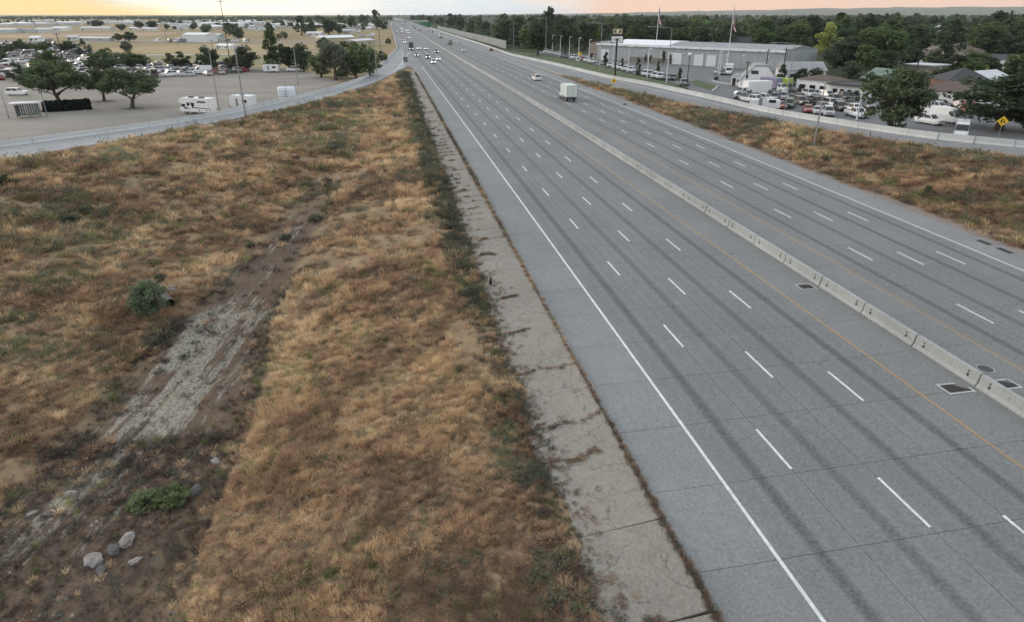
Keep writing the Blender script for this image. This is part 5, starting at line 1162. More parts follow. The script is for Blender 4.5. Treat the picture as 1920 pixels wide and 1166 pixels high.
lot = [('suv',1345,138.5,120,SIL,'silver car on the dealership forecourt'),('sedan',1352,140.5,120,BLK,'black car beside the silver forecourt car'),('pickup',1362,131,110,WHT,'white truck before the grey metal wall'),('sedan',1394,186.5,100,GRY,'dark grey car just behind the exit ramp barrier'),('sedan',1386,184.5,100,BLK,'black car at the barrier left of the white pickups'),
 ('pickup',1412,193,160,WHT,'white pickup with red stripe behind the barrier'),('pickup',1428,190.5,170,WHT,'second white pickup beyond the striped one'),('sedan',1463,203,120,RED,'red car squeezed behind the barrier lamp post'),('pickup',1480,201.5,100,GRN,'dark green pickup right of the red car'),('suv',1452,188.5,100,GRY,'grey car before the purple truck'),('suv',1469,187,110,SIL,'silver car before the lime truck'),('sedan',1484,188,110,BLK,'black car in the second lot row'),('pickup',1446,184,100,BLK,'black pickup with pale windscreen in the lot'),
 ('suv',1517,181,130,SIL,'silver car before the white annex'),('sedan',1527,180,130,GRY,'grey car beside the annex hedge'),('suv',1550,184,140,WHT,'white car before the long white annex wall'),('suv',1566,182,140,WHT,'second white car at the annex wall'),('pickup',1531,197,130,BLK,'black pickup in the middle of the near lot'),('suv',1557,200,135,SIL,'silver car in the middle of the near lot'),('sedan',1579,200.5,100,DKB,'dark blue long car right of the silver one'),('sedan',1594,199.5,100,BLK,'black car below the white lamp post head'),('suv',1600,187,120,GRN,'dark green car under the annex canopy'),('suv',1583,187,120,BLK,'black car under the annex canopy'),
 ('sedan',1514,210,110,RED,'dull red car near the barrier pole'),('sedan',1532,213,110,SIL,'silver car nearest the barrier pole'),('suv',1552,216.5,110,SIL,'grey green car third along the barrier'),('pickup',1600,211.5,130,WHT,'white pickup beyond the white lamp post'),('pickup',1604,219.5,130,WHT,'white pickup in front beside the white lamp post'),
 ('suv',1726,192,150,WHT,'white car nearest the white garage wall'),('pickup',1716,205,150,WHT,'white pickup beside the big round tree'),('suv',1735,211.5,150,WHT,'white car behind the front white car'),('pickup',1752,207,150,WHT,'white pickup beside the red shuttle'),('suv',1741,232.5,150,WHT,'front white car facing the exit ramp'),('van',1772,229.5,150,WHT,'white high roof van in the right lot'),('sedan',1752,214,150,GRY,'dark car between white vehicles in the right lot'),('suv',1786,194,150,GRY,'grey car before the garage wall'),('van',1799,259,95,WHT,'white van partly hidden by the exit ramp barrier'),('suv',1806,192,140,WHT,'white car at the end of the garage wall')]
lot += [('suv',1500,196,130,BLK,'black car alone in the middle lot aisle'),('pickup',1560,192,135,GRY,'grey pickup in the row before the annex'),('sedan',1542,205,120,GRY,'dark grey car second along the barrier'),('suv',1575,207,120,BLK,'black car beside the grey green barrier car'),('sedan',1624,203,130,DKB,'dark blue car half under the big round tree'),('suv',1700,214,150,GRY,'grey car under the right side of the round tree'),('sedan',1764,200,150,BLK,'black car before the garage doors'),('pickup',1436,178,100,DKB,'dark blue pickup behind the white box truck'),('suv',1402,182,110,GRY,'grey car before the parked box truck'),('sedan',1500,186,120,GRN,'green car near the annex hedge')]
for kd, x, y, a, col, lb in lot:
    p = ground(x, y); vehicle(kd, p, R_(a+40), col, lb, 'vehicles in the dealership lots', False, True)
p = ground(1411, 181); box_truck(p, R_(95), (.82, .84, .83), WHT, 'white box truck parked beside the white gabled office', 6.5, 2.6, 'parked_box_truck')
p = ground(1449, 172); box_truck(p, R_(200), (.20, .18, .32), WHT, 'purple sided truck parked by the office', 5, 2.4, 'parked_box_truck')
p = ground(1468, 172); box_truck(p, R_(205), (.36, .52, .06), GRY, 'lime green truck parked right of the purple one', 5, 2.3, 'parked_box_truck')
p = ground(1366, 139.5); box_truck(p, R_(150), (.70, .74, .70), WHT, 'pale truck before the metal building wall', 5, 2.2, 'parked_box_truck')
p = ground(1806, 210); box_truck(p, R_(150), (.74, .66, .64), (.55, .10, .10), 'white shuttle with red front in the right lot', 5.2, 2.3, 'shuttle_bus')
p = ground(1432, 205); trailer(p, R_(60), 6.0, 2.0, (.84, .85, .85), 'enclosed_trailer', 'long white trailer right behind the exit ramp barrier')
# ---------------------------------------------------------------- lots and fields
def poly(name, pts, mat, dz, z=2.0, kind='structure'):
    return sheet(name, [Vector((G(x, y, z).x, G(x, y, z).y, z+dz)) for x, y in pts], mat, kind)
def lot_edge(P, o, zz): return [Vector((p[0], p[1], zz)) for p in P]
ed = [Vector((float(at_y(LB, y)[0])-5.2, y, 2.03)) for y in (40, 80, 110, 130, 150, 170, 190, 204)]
back = [G(x, y, 2.03) for x, y in [(618, 147), (590, 139), (560, 133), (480, 137), (280, 148), (130, 151), (-10, 151), (-140, 154)]]
sheet('gravel_lot', ed+back+[Vector((-200, 40, 2.03))], gravelm)
poly('yard', [(-140, 154), (-10, 151), (130, 151), (280, 148), (480, 137), (560, 133), (540, 128), (440, 126), (300, 121), (220, 108), (160, 92), (100, 80), (-10, 74), (-140, 78)], yarddirt, .02)
for i, (pts, col) in enumerate([([(185, 118), (300, 118), (440, 122), (560, 118), (560, 108), (400, 104), (230, 106), (170, 110)], (.24, .22, .10)), ([(190, 100), (420, 101), (610, 92), (600, 84), (400, 82), (190, 91)], (.40, .30, .15)), ([(150, 80), (600, 83), (720, 80), (720, 76), (400, 73), (150, 73)], (.30, .235, .17)), ([(-20, 72), (260, 68), (330, 64), (330, 61), (150, 62), (-20, 66)], (.42, .29, .18))]):
    poly('field', pts, gravel('field straw %d' % i, tuple(c*.8 for c in col), col, tuple(min(1, c*1.12) for c in col)), .025+.004*i)
poly('road', [(150, 107.5), (300, 104), (420, 103), (600, 97), (600, 95.5), (420, 101), (300, 102), (150, 105.5)], plain('pale track', (.38, .36, .32), .9), .05)
# dealership ground
ed = [Vector((float(at_y(QB, y)[0])+3.6, y, 2.18)) for y in (60, 80, 100, 120, 140, 152)]
lotpts = ed+[G(x, y, 2.18) for x, y in [(1290, 166), (1262, 155), (1150, 129), (1060, 109), (1010, 99.5), (1010, 95), (1120, 104), (1300, 118), (1480, 128), (1560, 150), (1720, 175), (1920, 195), (2000, 240)]]
sheet('dealership_lot', lotpts, asphalt)
gv = [(float(at_y(QB, y)[0])+1.6, y) for y in (150, 170, 200, 240, 280, 330, 370)]
sheet('grass_verge', [Vector((x, y, 2.172)) for x, y in gv]+[G(x, y, 2.172) for x, y in [(990, 99), (1010, 101), (1060, 110.5), (1150, 131), (1262, 157), (1290, 168)]], lawnm)
poly('grass_island', [(1296, 152), (1308, 150), (1346, 162), (1335, 171), (1300, 158)], lawnm, .04, 2.18)
t = thing('kerb', 'pale kerb around the office planting bed', 'kerb'); m = MB()
kp = [G(x, y, 2.2) for x, y in [(1334, 151), (1345, 155), (1365, 158), (1395, 161)]]
for i in range(3):
    d = (kp[i+1]-kp[i]); m.box(((kp[i]+kp[i+1])/2+Vector((0, 0, .1))), (.35, d.length, .3), 0, math.atan2(-d.x, d.y))
m.obj('kerb_stones', barwhite, t)
t = thing('kerb', 'short pale kerb along the triangular grass island', 'kerb'); m = MB(); kp = [G(1335, 171.5, 2.2), G(1346, 162, 2.2)]; d = kp[1]-kp[0]; m.box((kp[0]+kp[1])/2+Vector((0, 0, .1)), (.3, d.length, .25), 0, math.atan2(-d.x, d.y)); m.obj('kerb_stones', barwhite, t)
# ---------------------------------------------------------------- buildings
def frame(p, q):
    """origin p, x axis along p->q"""
    d = (q-p); d.z = 0; return p, math.atan2(d.y, d.x), d.length
# long metal building: front wall along local x, depth towards +y
p0 = G(1119, 111.5, 2.15); p1 = G(1467, 133, 2.15); o0, rz, L = frame(p0, p1); D, H = 26., 6.0
t = thing('metal_building', 'long grey metal dealership building with white eaves and garage doors', 'building', o0, rz)
clad = plain('grey wall cladding', (.36, .38, .39), .6, .1, .12, .3)
n = 26
for i in range(n): MB().box(((i+.5)*L/n, .05+(.03 if i % 2 else 0), H/2), (L/n-.02, .1, H)).obj('wall_panel', clad, t)
m = MB(); m.box((L-.06, D/2+.16, H/2+.2), (.12, D-.1, H+.4)); m.box((.06, D/2+.16, H/2), (.12, D-.1, H)); m.box((L/2, D, H/2), (L, .12, H)); m.obj('wall', clad, t)
MB().box((L/2, -.25, H+.30), (L+.6, .7, .75)).obj('eave', roofwhite, t)
m = MB(); m.prism([(.1, H+.55), (D*.5, H+2.0), (D, H+.55), (D, H+.4), (.1, H+.4)], 'x', 0, L); r_ = m.obj('roof', roofgrey, t)
m = MB(); m.prism([(.3, H+.72), (D*.34, H+2.3), (D*.6, H+2.1), (D*.6, H+.7)], 'x', L*.10, L*.42); m.obj('roof_section', roofwhite, r_)
for xf, w_, h_ in ((.05, 4.6, 4.2), (.485, 4.4, 4.2), (.60, 4.0, 4.0), (.665, 4.0, 4.0)):
    d = MB().box((xf*L, -.06, h_/2), (w_, .12, h_)).obj('garage_door', doorw, t); m = MB()
    for k in range(4): m.box((xf*L, -.13, h_*(k+1)/5), (w_*.96, .03, .05))
    m.obj('door_rib', greym, d)
for xf in (.30, .52, .62, .74, .82, .93): MB().box((xf*L, -.12, H*.72), (.5, .3, .4)).obj('wall_lamp', whitem, t)
for i in range(14): MB().box(((i+.5)/14*L, -.62, H+.05), (.3, .2, .22)).obj('eave_bracket', blackm, t)
MB().box((L*.35, -.05, 1.0), (L*.28, .1, 2.0)).obj('wainscot', plain('brown wainscot', (.22, .20, .18), .8), t)
# brown annex left of it
def house(p, q, D, H, roofm, wallc, label, name='house', pitch=2.0, hip=False, wins=4, over=.5, cat='house', ridge_x=True, door=True):
    o0, rz, L = frame(p, q); t = thing(name, label, cat, o0, rz); wm = MB()
    for a, b, w_, d_ in ((L/2, .07, L, .14), (L/2, D-.07, L, .14), (.07, D/2, .14, D-.28), (L-.07, D/2, .14, D-.28)): wm.box((a, b, H/2), (w_, d_, H))
    w_ = wm.obj('wall', wallpaint, t); w_.color = (*wallc, 1)
    m = MB()
    if pitch <= .35: m.box((L/2, D/2, H+.15), (L+over*2, D+over*2, .3))
    else:
        z0, z1 = H, H+pitch; a = -over; hx = D*.5 if hip else 0.
        if ridge_x:
            A, B, C_, E_ = (a, a, z0), (L+over, a, z0), (L+over, D+over, z0), (a, D+over, z0); R0, R1 = (a+hx, D/2, z1), (L+over-hx, D/2, z1)
            m.quad([A, B, R1, R0]); m.quad([C_, E_, R0, R1]); m.quad([B, C_, R1]); m.quad([E_, A, R0]); m.quad([E_, C_, B, A])
        else:
            A, B, C_, E_ = (a, a, z0), (L+over, a, z0), (L+over, D+over, z0), (a, D+over, z0); R0, R1 = (L/2, a, z1), (L/2, D+over, z1)
            m.quad([A, R0, R1, E_]); m.quad([B, C_, R1, R0]); m.quad([E_, C_, B, A])
            g = MB().quad([(0, -.01, H), (L, -.01, H), (L/2, -.01, H+pitch*.93)]).obj('gable', wallpaint, t); g.color = (*wallc, 1)
    m.obj('roof', roofm, t)
    for i in range(wins):
        x = L*(i+.7)/(wins+.4); w2 = min(1.6, L/wins*.5); wh = min(1.35, H*.38); f = MB().box((x, -.02, min(1.7, H*.55)), (w2+.2, .06, wh)).obj('window', whitem, t); MB().box((x, -.055, min(1.7, H*.55)), (w2, .03, wh-.2)).obj('pane', glass, f)
    if door: MB().box((L*.08+.6, -.03, 1.0), (1.0, .07, 2.0)).obj('door', darkwood, t)
    return t
house(G(1104, 109, 2.15), G(1136, 111, 2.15), 12, 6.5, roofbrown, (.26, .22, .17), 'brown two storey block behind the left end of the metal building', 'shop_building', 1.2, True, 3, .3, 'building')
# white gabled office with clipped gable end
p0 = G(1386, 166, 2.18); p1 = G(1456, 168, 2.18); o0, rz, L = frame(p0, p1); t = thing('office', 'white gabled dealership office with steep grey roof', 'building', o0, rz)
H1, HT = 2.1, 5.7; D = 11
wm = MB(); wm.prism([(0, 0), (L, 0), (L, H1), (L*.70, HT), (L*.36, HT), (0, H1)], 'y', 0, .15); wm.prism([(0, 0), (L, 0), (L, H1), (L*.70, HT), (L*.36, HT), (0, H1)], 'y', D-.15, D); wm.box((.07, D/2, H1/2), (.14, D-.32, H1)); wm.box((L-.07, D/2, H1/2), (.14, D-.32, H1)); w_ = wm.obj('wall', wallpaint, t); w_.color = (.88, .89, .91, 1)
m = MB(); e = .25
for a, b in (((-.4, H1-.3), (L*.36, HT+.12)), ((L*.36, HT+.12), (L*.70, HT+.12)), ((L*.70, HT+.12), (L+.4, H1-.3))):
    m.quad([(a[0], -e, a[1]), (b[0], -e, b[1]), (b[0], D+e, b[1]), (a[0], D+e, a[1])]); m.quad([(a[0], -e, a[1]+.14), (b[0], -e, b[1]+.14), (b[0], D+e, b[1]+.14), (a[0], D+e, a[1]+.14)]); m.quad([(a[0], -e, a[1]), (b[0], -e, b[1]), (b[0], -e, b[1]+.14), (a[0], -e, a[1]+.14)])
m.obj('roof', roofgrey, t)
f = MB().box((L*.36, -.03, 4.2), (2.0, .08, 1.1)).obj('window', whitem, t); MB().box((L*.36, -.08, 4.2), (1.8, .04, .9)).obj('pane', glass, f)
for x in (.3, .62): f = MB().box((L*x, -.03, 1.3), (1.6, .08, 1.5)).obj('window', whitem, t); MB().box((L*x, -.08, 1.3), (1.4, .04, 1.3)).obj('pane', glass, f)
house(G(1370, 160, 2.18), G(1388, 161.5, 2.18), 6, 2.6, roofgrey, (.74, .76, .78), 'low white porch at the left side of the gabled office', 'office_porch', .6, False, 2, .3, 'building')
house(G(1490, 174, 2.18), G(1553, 181, 2.18), 8, 3.4, roofbrown, (.80, .82, .82), 'white walled annex with dull brown roof behind the car lot', 'annex', 1.1, True, 3, .4, 'building')
house(G(1553, 181.5, 2.18), G(1628, 189, 2.18), 7, 2.9, roofdark, (.72, .74, .74), 'long low white canopy building right of the annex', 'annex', .3, False, 5, .8, 'building')
house(G(1470, 152, 2.18), G(1546, 153, 2.18), 12, 3.0, roofgrey, (.66, .68, .66), 'pale gabled workshop behind the round lot trees', 'workshop', 2.2, False, 3, .4, 'building')
house(G(1712, 192, 2.18), G(1846, 205, 2.18), 10, 2.9, roofbrown, (.80, .81, .82), 'long white garage building with brown roof at the right lot', 'garage_building', 1.8, True, 2, .5, 'building')
house(G(1770, 182, 2.18), G(1852, 184, 2.18), 11, 3.6, roofdark, (.25, .12, .09), 'brick building with broad dark grey roof behind the garages', 'brick_house', 3.0, True, 4, .6)
house(G(1612, 170, 2.18), G(1645, 174, 2.18), 9, 3.0, roofgreen, (.5, .48, .42), 'house with greenish roof behind the canopy building', 'house', 2.6, False, 2, .5)
house(G(1692, 146, 2.15), G(1742, 150, 2.15), 9, 3.9, rooflight, (.34, .30, .26), 'tan block building with pale flat roof amid trees', 'block_building', .3, False, 3, .5, 'building')
house(G(1684, 119, 2.15), G(1745, 122, 2.15), 9, 3.2, roofbrown, (.62, .60, .58), 'pale bungalow with brown roof above the block building', 'house', 1.8, True, 3, .5)
house(G(1720, 104, 2.15), G(1752, 105, 2.15), 9, 4.5, roofbrown, (.66, .60, .46), 'cream gabled house end among dark trees', 'house', 3.0, False, 1, .4, 'house', False)
house(G(1790, 124, 2.15), G(1838, 122, 2.15), 12, 5.2, roofbrown, (.50, .46, .38), 'large two storey stucco house amid garden trees', 'house', 2.6, True, 5, .5)
house(G(1852, 128, 2.15), G(1898, 130, 2.15), 9, 3.2, roofdark, (.84, .85, .88), 'bright white house at the right among trees', 'house', 1.6, False, 2, .4)
house(G(1850, 172, 2.18), G(1888, 168, 2.18), 8, 3.0, rooflight, (.66, .62, .48), 'beige house with pale grey roof beside the huge dark tree', 'house', 1.8, False, 2, .5)
house(G(1750, 64, 2.1), G(1766, 64, 2.1), 10, 6.0, rooflight, (.60, .58, .52), 'small pale house roof high among far trees', 'house', 2.2, False, 1, .4)
house(G(1296, 92, 2.1), G(1318, 93, 2.1), 10, 6.0, roofgrey, (.6, .6, .58), 'pale two storey house behind the metal building', 'house', 2.2, False, 2, .4)
house(G(1272, 93, 2.1), G(1290, 94, 2.1), 9, 4.5, roofbrown, (.36, .24, .2), 'brownish house behind the metal building roof', 'house', 2.2, True, 2, .4)
house(G(1352, 100, 2.1), G(1430, 103, 2.1), 10, 5.6, roofdark, (.3, .27, .25), 'dark roofed house row behind the metal building', 'house', 2.2, True, 3, .4)
# left: sheds, warehouses and houses far behind the gravel lot
LB_ = [(-20,62,28,62,14,5,rooflight,(.52,.58,.62),'bluish white warehouse at the left photo edge'),(32,61.5,62,61.5,12,4.2,roofgrey,(.5,.54,.55),'lower grey warehouse right of the bluish one'),(66,62,96,62,14,5.5,rooflight,(.58,.62,.62),'pale warehouse left of the bright white shed'),(-30,49.5,20,49.5,20,5,rooflight,(.6,.62,.62),'pale hangar under the left treeline'),(26,48.5,58,48.5,16,6,roofwhite,(.66,.66,.66),'white hangar under the left treeline'),(64,49.5,100,49.5,18,4.6,roofgrey,(.5,.5,.5),'low grey hangar under the left treeline'),(98,58,126,58,12,5,roofwhite,(.78,.8,.8),'bright white roofed shed in the middle left distance'),(104,46,150,46,16,6,roofwhite,(.70,.70,.72),'far white hangar left of the dome tree'),(158,44,250,44,18,5,rooflight,(.66,.72,.68),'long far pale building behind the dome tree'),
 (150,58,206,58,12,5,rooflight,(.66,.63,.58),'long cream shed below the dome tree'),(55,78,74,78,8,4.2,roofwhite,(.8,.82,.84),'small white shed at the upper storage yard'),(126,76,146,76,7,4,rooflight,(.62,.64,.62),'pale open shed beside the storage yard'),(148,77,205,78,5,3.2,rooflight,(.44,.44,.42),'long low grey shed row at the straw field edge'),(243,57,256,57,9,4,roofwhite,(.78,.78,.78),'small white building right of the round tree'),(266,58,292,58,9,4,roofwhite,(.74,.74,.76),'white shed pair in the far field'),
 (344,79,386,79.5,12,7.5,roofwhite,(.78,.80,.80),'white barn with dark open front in the straw field'),(388,77,412,77,10,6,rooflight,(.56,.64,.60),'greenish grey barn right of the white barn'),(314,49.5,362,49.5,12,4.5,roofwhite,(.68,.68,.68),'flat white roof building in the far centre left'),(330,44,372,44,14,5,rooflight,(.5,.5,.52),'grey far building under the treeline'),(378,47,440,47,14,5.5,roofwhite,(.7,.72,.72),'long white roofed far building'),(416,42,478,42,16,6,roofwhite,(.74,.74,.74),'far white warehouse near the tall mast'),
 (440,53,476,53,12,4.5,rooflight,(.52,.58,.58),'pale grey sheds right of the tall mast'),(500,50,552,50,12,5,roofwhite,(.72,.74,.76),'white roofed shed row before dark trees'),(470,46.5,512,46.5,12,5,roofgrey,(.5,.5,.5),'grey roofed far shed'),(575,69,602,69,9,5,roofwhite,(.74,.74,.76),'white shed with shallow roof in the straw field'),(606,86,666,84,10,7,roofwhite,(.44,.40,.26),'long olive tan shed with thin white roof'),(668,88,704,85,9,5,rooflight,(.46,.40,.27),'tan gabled shed near the ramp bushes'),(594,50,607,50,9,4.5,roofwhite,(.8,.8,.82),'white far house gable between dark trees'),(632,49,652,49,10,4.5,rooflight,(.55,.56,.62),'bluish roofed house on the far rise'),
 (650,58,668,58,9,4.5,roofgrey,(.4,.42,.5),'blue grey house left of the roadside sheds'),(672,55,685,55,8,4.5,roofwhite,(.8,.8,.82),'white gabled house near the freeway'),(686,57,702,56,8,4.0,roofwhite,(.75,.76,.78),'white shed beside the freeway fence'),(694,43,708,43,10,5,rooflight,(.6,.58,.5),'cream house below the skyline tree'),(700,49,712,49,8,4,roofwhite,(.75,.76,.76),'white cabin below the skyline tree'),(405,92,432,93,7,3,roofwhite,(.78,.79,.8),'low white shed beside the straw field track'),(640,62,664,62,8,4,rooflight,(.6,.62,.66),'pale shed among parked trailers')]
for a in LB_: house(G(a[0], a[1], 2.), G(a[2], a[3], 2.), a[4], a[5]*.66, a[6], a[7], a[8], 'warehouse' if a[4] > 11 else 'shed', 1.3 if a[4] > 9 else .9, False, 2 if a[4] < 12 else 0, .3, 'building')
fs_ = []
for i in range(120):
    px, py = (random.uniform(300, 718), random.uniform(39.5, 57)) if random.random() < .75 else (random.uniform(0, 300), random.uniform(40, 50))
    p = G(px, py, 2.)
    if any((q-p).length < 20 for q in fs_): continue
    fs_.append(p); w_ = random.uniform(10, 26); a = random.uniform(-.25, .25); rm = random.choice([roofwhite, rooflight, roofwhite, roofgrey]); rn = {roofwhite.name: 'white', rooflight.name: 'pale', roofgrey.name: 'grey'}[rm.name]
    tag(house(p, p+Vector((w_*math.cos(a), w_*math.sin(a), 0)), random.uniform(7, 13), random.uniform(3, 4.5), rm, random.choice([(.7, .7, .7), (.55, .5, .42), (.5, .55, .6)]), 'small %s roofed building in the far built-up strip beyond the fields' % rn, 'shed', .9, False, 1, .3, 'building', True, False), None, None, 'far built-up strip')
for i in range(150):
    px, py = random.uniform(0, 725), random.uniform(38.5, 60)
    if px < 300 and py > 48: continue
    h = random.uniform(5, 10); tree(G(px, py, 2.), h, h*random.uniform(.8, 1.2), random.choice(['round', 'round', 'tall', 'bush']), random.choice([leafd, leafd, leafg]), 'small dark tree between the far buildings beyond the fields', 'far_tree', 'trees between the far buildings', 0)
# trailers and vans parked by the far sheds
pk = []
for i in range(60):
    px, py = random.choice([(random.uniform(640, 708), random.uniform(60, 78)), (random.uniform(390, 470), random.uniform(76, 82)), (random.uniform(440, 545), random.uniform(48, 60)), (random.uniform(296, 350), random.uniform(76, 81)), (random.uniform(280, 420), random.uniform(52, 58))])
    p = G(px, py, 2.03)
    if any((q-p).length < 6 for q in pk): continue
    pk.append(p); kd = random.choices(['van', 'pickup', 'suv'], [3, 1, 1])[0]; col = random.choice([WHT, WHT, WHT, SIL, GRY])
    o = vehicle(kd, p, random.uniform(0, 3.1), col, '%s vehicle parked among the far sheds beyond the straw fields' % CN[col], 'vehicles among the far sheds', False, False)
# ---------------------------------------------------------------- bus shelter and planters in the gravel lot
p = ground(33, 222); q = ground(73, 220); o0, rz, L = frame(p, q); t = thing('bus_shelter', 'grey green bus shelter with flat roof on the gravel lot', 'shelter', o0, rz)
m = MB().box((L/2, 1.0, 2.75), (L+1.6, 3.0, .16)); m.obj('roof', rooflight, t); m = MB()
for i in range(9): MB().box((L*(i+.5)/9, 1.9, 1.35), (L/9-.1, .04, 2.1)).obj('panel', plain('shelter glass', (.24, .29, .29), .25) if 'shelter glass' not in MATS else MATS['shelter glass'], t)
for x in (0, L/2, L):
    for y in (.0, 1.9): MB().box((x, y, 1.35), (.12, .12, 2.7)).obj('post', galv, t)
MB().box((L/2, 1.4, .5), (L*.7, .45, .08)).obj('bench', darkwood, t)
for x in (0, L): MB().box((x, .95, 1.3), (.04, 1.8, 2.1)).obj('side_panel', MATS['shelter glass'], t)
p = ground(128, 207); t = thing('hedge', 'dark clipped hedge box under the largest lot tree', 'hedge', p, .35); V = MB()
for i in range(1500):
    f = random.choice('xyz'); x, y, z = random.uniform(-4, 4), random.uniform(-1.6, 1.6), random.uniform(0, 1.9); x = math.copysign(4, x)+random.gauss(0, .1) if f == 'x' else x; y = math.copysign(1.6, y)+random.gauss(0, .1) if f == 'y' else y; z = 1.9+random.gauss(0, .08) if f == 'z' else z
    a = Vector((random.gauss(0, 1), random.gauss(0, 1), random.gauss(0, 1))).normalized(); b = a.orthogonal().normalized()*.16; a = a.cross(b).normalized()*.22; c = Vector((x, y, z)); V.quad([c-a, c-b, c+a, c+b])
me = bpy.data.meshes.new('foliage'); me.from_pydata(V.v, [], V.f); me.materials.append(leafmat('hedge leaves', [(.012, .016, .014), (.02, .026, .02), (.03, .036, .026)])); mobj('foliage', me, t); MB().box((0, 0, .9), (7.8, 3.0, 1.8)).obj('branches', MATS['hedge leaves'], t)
for (x, y, w_, lb) in ((196, 191, 38, 'narrow dark planting bed under the middle lot tree'), (248, 205, 44, 'dark planting bed with pale kerb under the right lot tree'), (112, 209, 90, 'pale kerbed island under the hedge')):
    p = ground(x, y); k = pxm(x, y, 2.); t = thing('planting_bed', lb, 'planter', p, .12); R0 = w_/k/2; m = MB(); m2 = MB(); n = 20
    P = [(R0*math.cos(6.2832*i/n), R0*.5*math.sin(6.2832*i/n)) for i in range(n)]
    for i in range(n):
        a, b = P[i], P[(i+1) % n]; m.quad([(a[0], a[1], 0), (b[0], b[1], 0), (b[0], b[1], .16), (a[0], a[1], .16)]); m.quad([(a[0], a[1], .16), (b[0], b[1], .16), (b[0]*.94, b[1]*.92, .16), (a[0]*.94, a[1]*.92, .16)])
    m.obj('kerb', barcon, t); m2.quad([(x_*.94, y_*.92, .12) for x_, y_ in P]); m2.obj('soil', plain('dark mulch', (.035, .033, .028), .95) if 'dark mulch' not in MATS else MATS['dark mulch'], t)
# ---------------------------------------------------------------- poles
def pole(px, py, top, label, kind='lamp', mat=None, arm=2.2, adir=0., r=.11, name='lamp_post', heads=1):
    p = ground(px, py); k = pxm(px, py, p.z); h = (py-top)/k*1.06; t = thing(name, label, 'lamp post' if kind != 'utility' else 'pole', p, adir); mat = mat or galv
    MB().tube([(0, 0, -.2), (0, 0, h*.5), (0, 0, h)], [r, r*.8, r*.55], 10).obj('pole', mat, t)
    if kind == 'lamp':
        MB().tube([(0, 0, -.1), (0, 0, .35)], r*1.5, 12).obj('footing', galv, t)
        for hd in range(heads):
            s = 1 if hd == 0 else -1
            MB().tube([(0, 0, h-.15), (s*arm*.5, 0, h+.15), (s*arm, 0, h+.2)], r*.45, 6).obj('arm', mat, t); MB().box((s*(arm+.3), 0, h+.16), (.8, .3, .16), 0, 0, (.8, .7, 0, 0)).obj('lamp_head', galv, t)
    elif kind == 'post':
        MB().box((.45, 0, h-.05), (1.1, .4, .2)).obj('lamp_head', mat, t); MB().tube([(0, 0, 0), (0, 0, .7)], r*1.6, 10).obj('footing', barcon, t)
    elif kind == 'utility':
        MB().box((0, 0, h-.6), (2.2, .12, .14)).obj('crossarm', mat, t)
        for s in (-.9, 0, .9): MB().tube([(s, 0, h-.53), (s, 0, h-.3)], .05, 6).obj('insulator', greym, t)
    return t
pole(461, 221, 104, 'tall slim road pole at the entrance ramp edge before the camper', 'lamp', galv, .9, R_(20), .16)
pole(411.5, 208, 103, 'gravel lot lamp post right of the motorhome', 'lamp', galv, .6, R_(180), .12)
pole(559, 158.5, 93, 'gravel lot lamp post beyond the white tanks', 'lamp', galv, .6, R_(180), .14)
pole(708.5, 163, 89, 'lamp post on the ramp edge nearest the freeway nose', 'lamp', galv, 1.5, R_(10), .13)
pole(695.5, 129, 84, 'lamp post behind the ramp barrier by the green thicket', 'lamp', galv, 1.5, R_(10), .13)
pole(719, 108, 86, 'lamp post further up behind the ramp barrier', 'lamp', galv, 1.5, R_(10), .13)
pole(17, 222, 174, 'short lamp post left of the bus shelter', 'lamp', galv, .6, R_(180), .1); pole(89, 218, 172, 'short lamp post right of the bus shelter', 'lamp', galv, .5, R_(180), .1)
pole(433, 126, 17, 'very tall dark mast rising above the treeline', 'utility', darkwood, 0, 0, .17, 'mast'); pole(123, 130, 70, 'grey utility pole in the storage yard', 'utility', darkwood, 0, .4, .2, 'utility_pole'); pole(713, 92, 52, 'dark utility pole beside the far freeway edge', 'utility', darkwood, 0, .4, .2, 'utility_pole')
pole(313, 78, 60, 'thin utility pole in the straw field', 'utility', darkwood, 0, .4, .15, 'utility_pole'); pole(334, 90, 79, 'thin short pole beside the field track', 'utility', darkwood, 0, .4, .12, 'utility_pole')
pole(398, 90, 76, 'thin short pole right of the white barn', 'utility', darkwood, 0, .4, .12, 'utility_pole')
pole(735.5, 72, 64, 'dark short post at the freeway left edge', 'plain', darkwood, 0, 0, .25, 'road_post')
pole(1526, 273, 168, 'grey pole on the right bank in front of the barrier', 'lamp', galv, .5, R_(120), .12)
pole(1470.5, 207, 97, 'grey street lamp behind the barrier with long arm', 'lamp', galv, 3.6, R_(160), .12)
pole(963, 100, 46, 'grey street lamp beside the sound wall end', 'lamp', galv, 2.5, R_(160), .12); pole(920, 84, 40, 'grey street lamp behind the sound wall', 'lamp', galv, 2.5, R_(160), .12)
pole(1023, 116, 46, 'grey street lamp on the verge by the display posts', 'lamp', galv, 3, R_(160), .12); pole(1124.5, 138, 56, 'tall grey street lamp left of the dealer sign', 'lamp', galv, 4.5, R_(165), .12); pole(1250, 165, 66, 'tall grey street lamp before the garage doors', 'lamp', galv, 5.5, R_(165), .12)
for x, y, tp, lb in [(891, 76, 38, 'farthest grey street lamp behind the sound wall'), (872, 70, 36, 'second farthest grey street lamp behind the sound wall')]: pole(x, y, tp, lb, 'lamp', galv, 2.5, R_(160), .12)
posts = [(1008.5,98.6,68),(1021,100,69),(1035.5,103,70.5),(1050,107,72.4),(1067,110,74),(1084.5,113,76),(1103.5,118,79.7),(1124.7,124,84),(1148,130.7,87.6),(1177,137,92.8),(1213,148.7,98),(1249,156,105)]
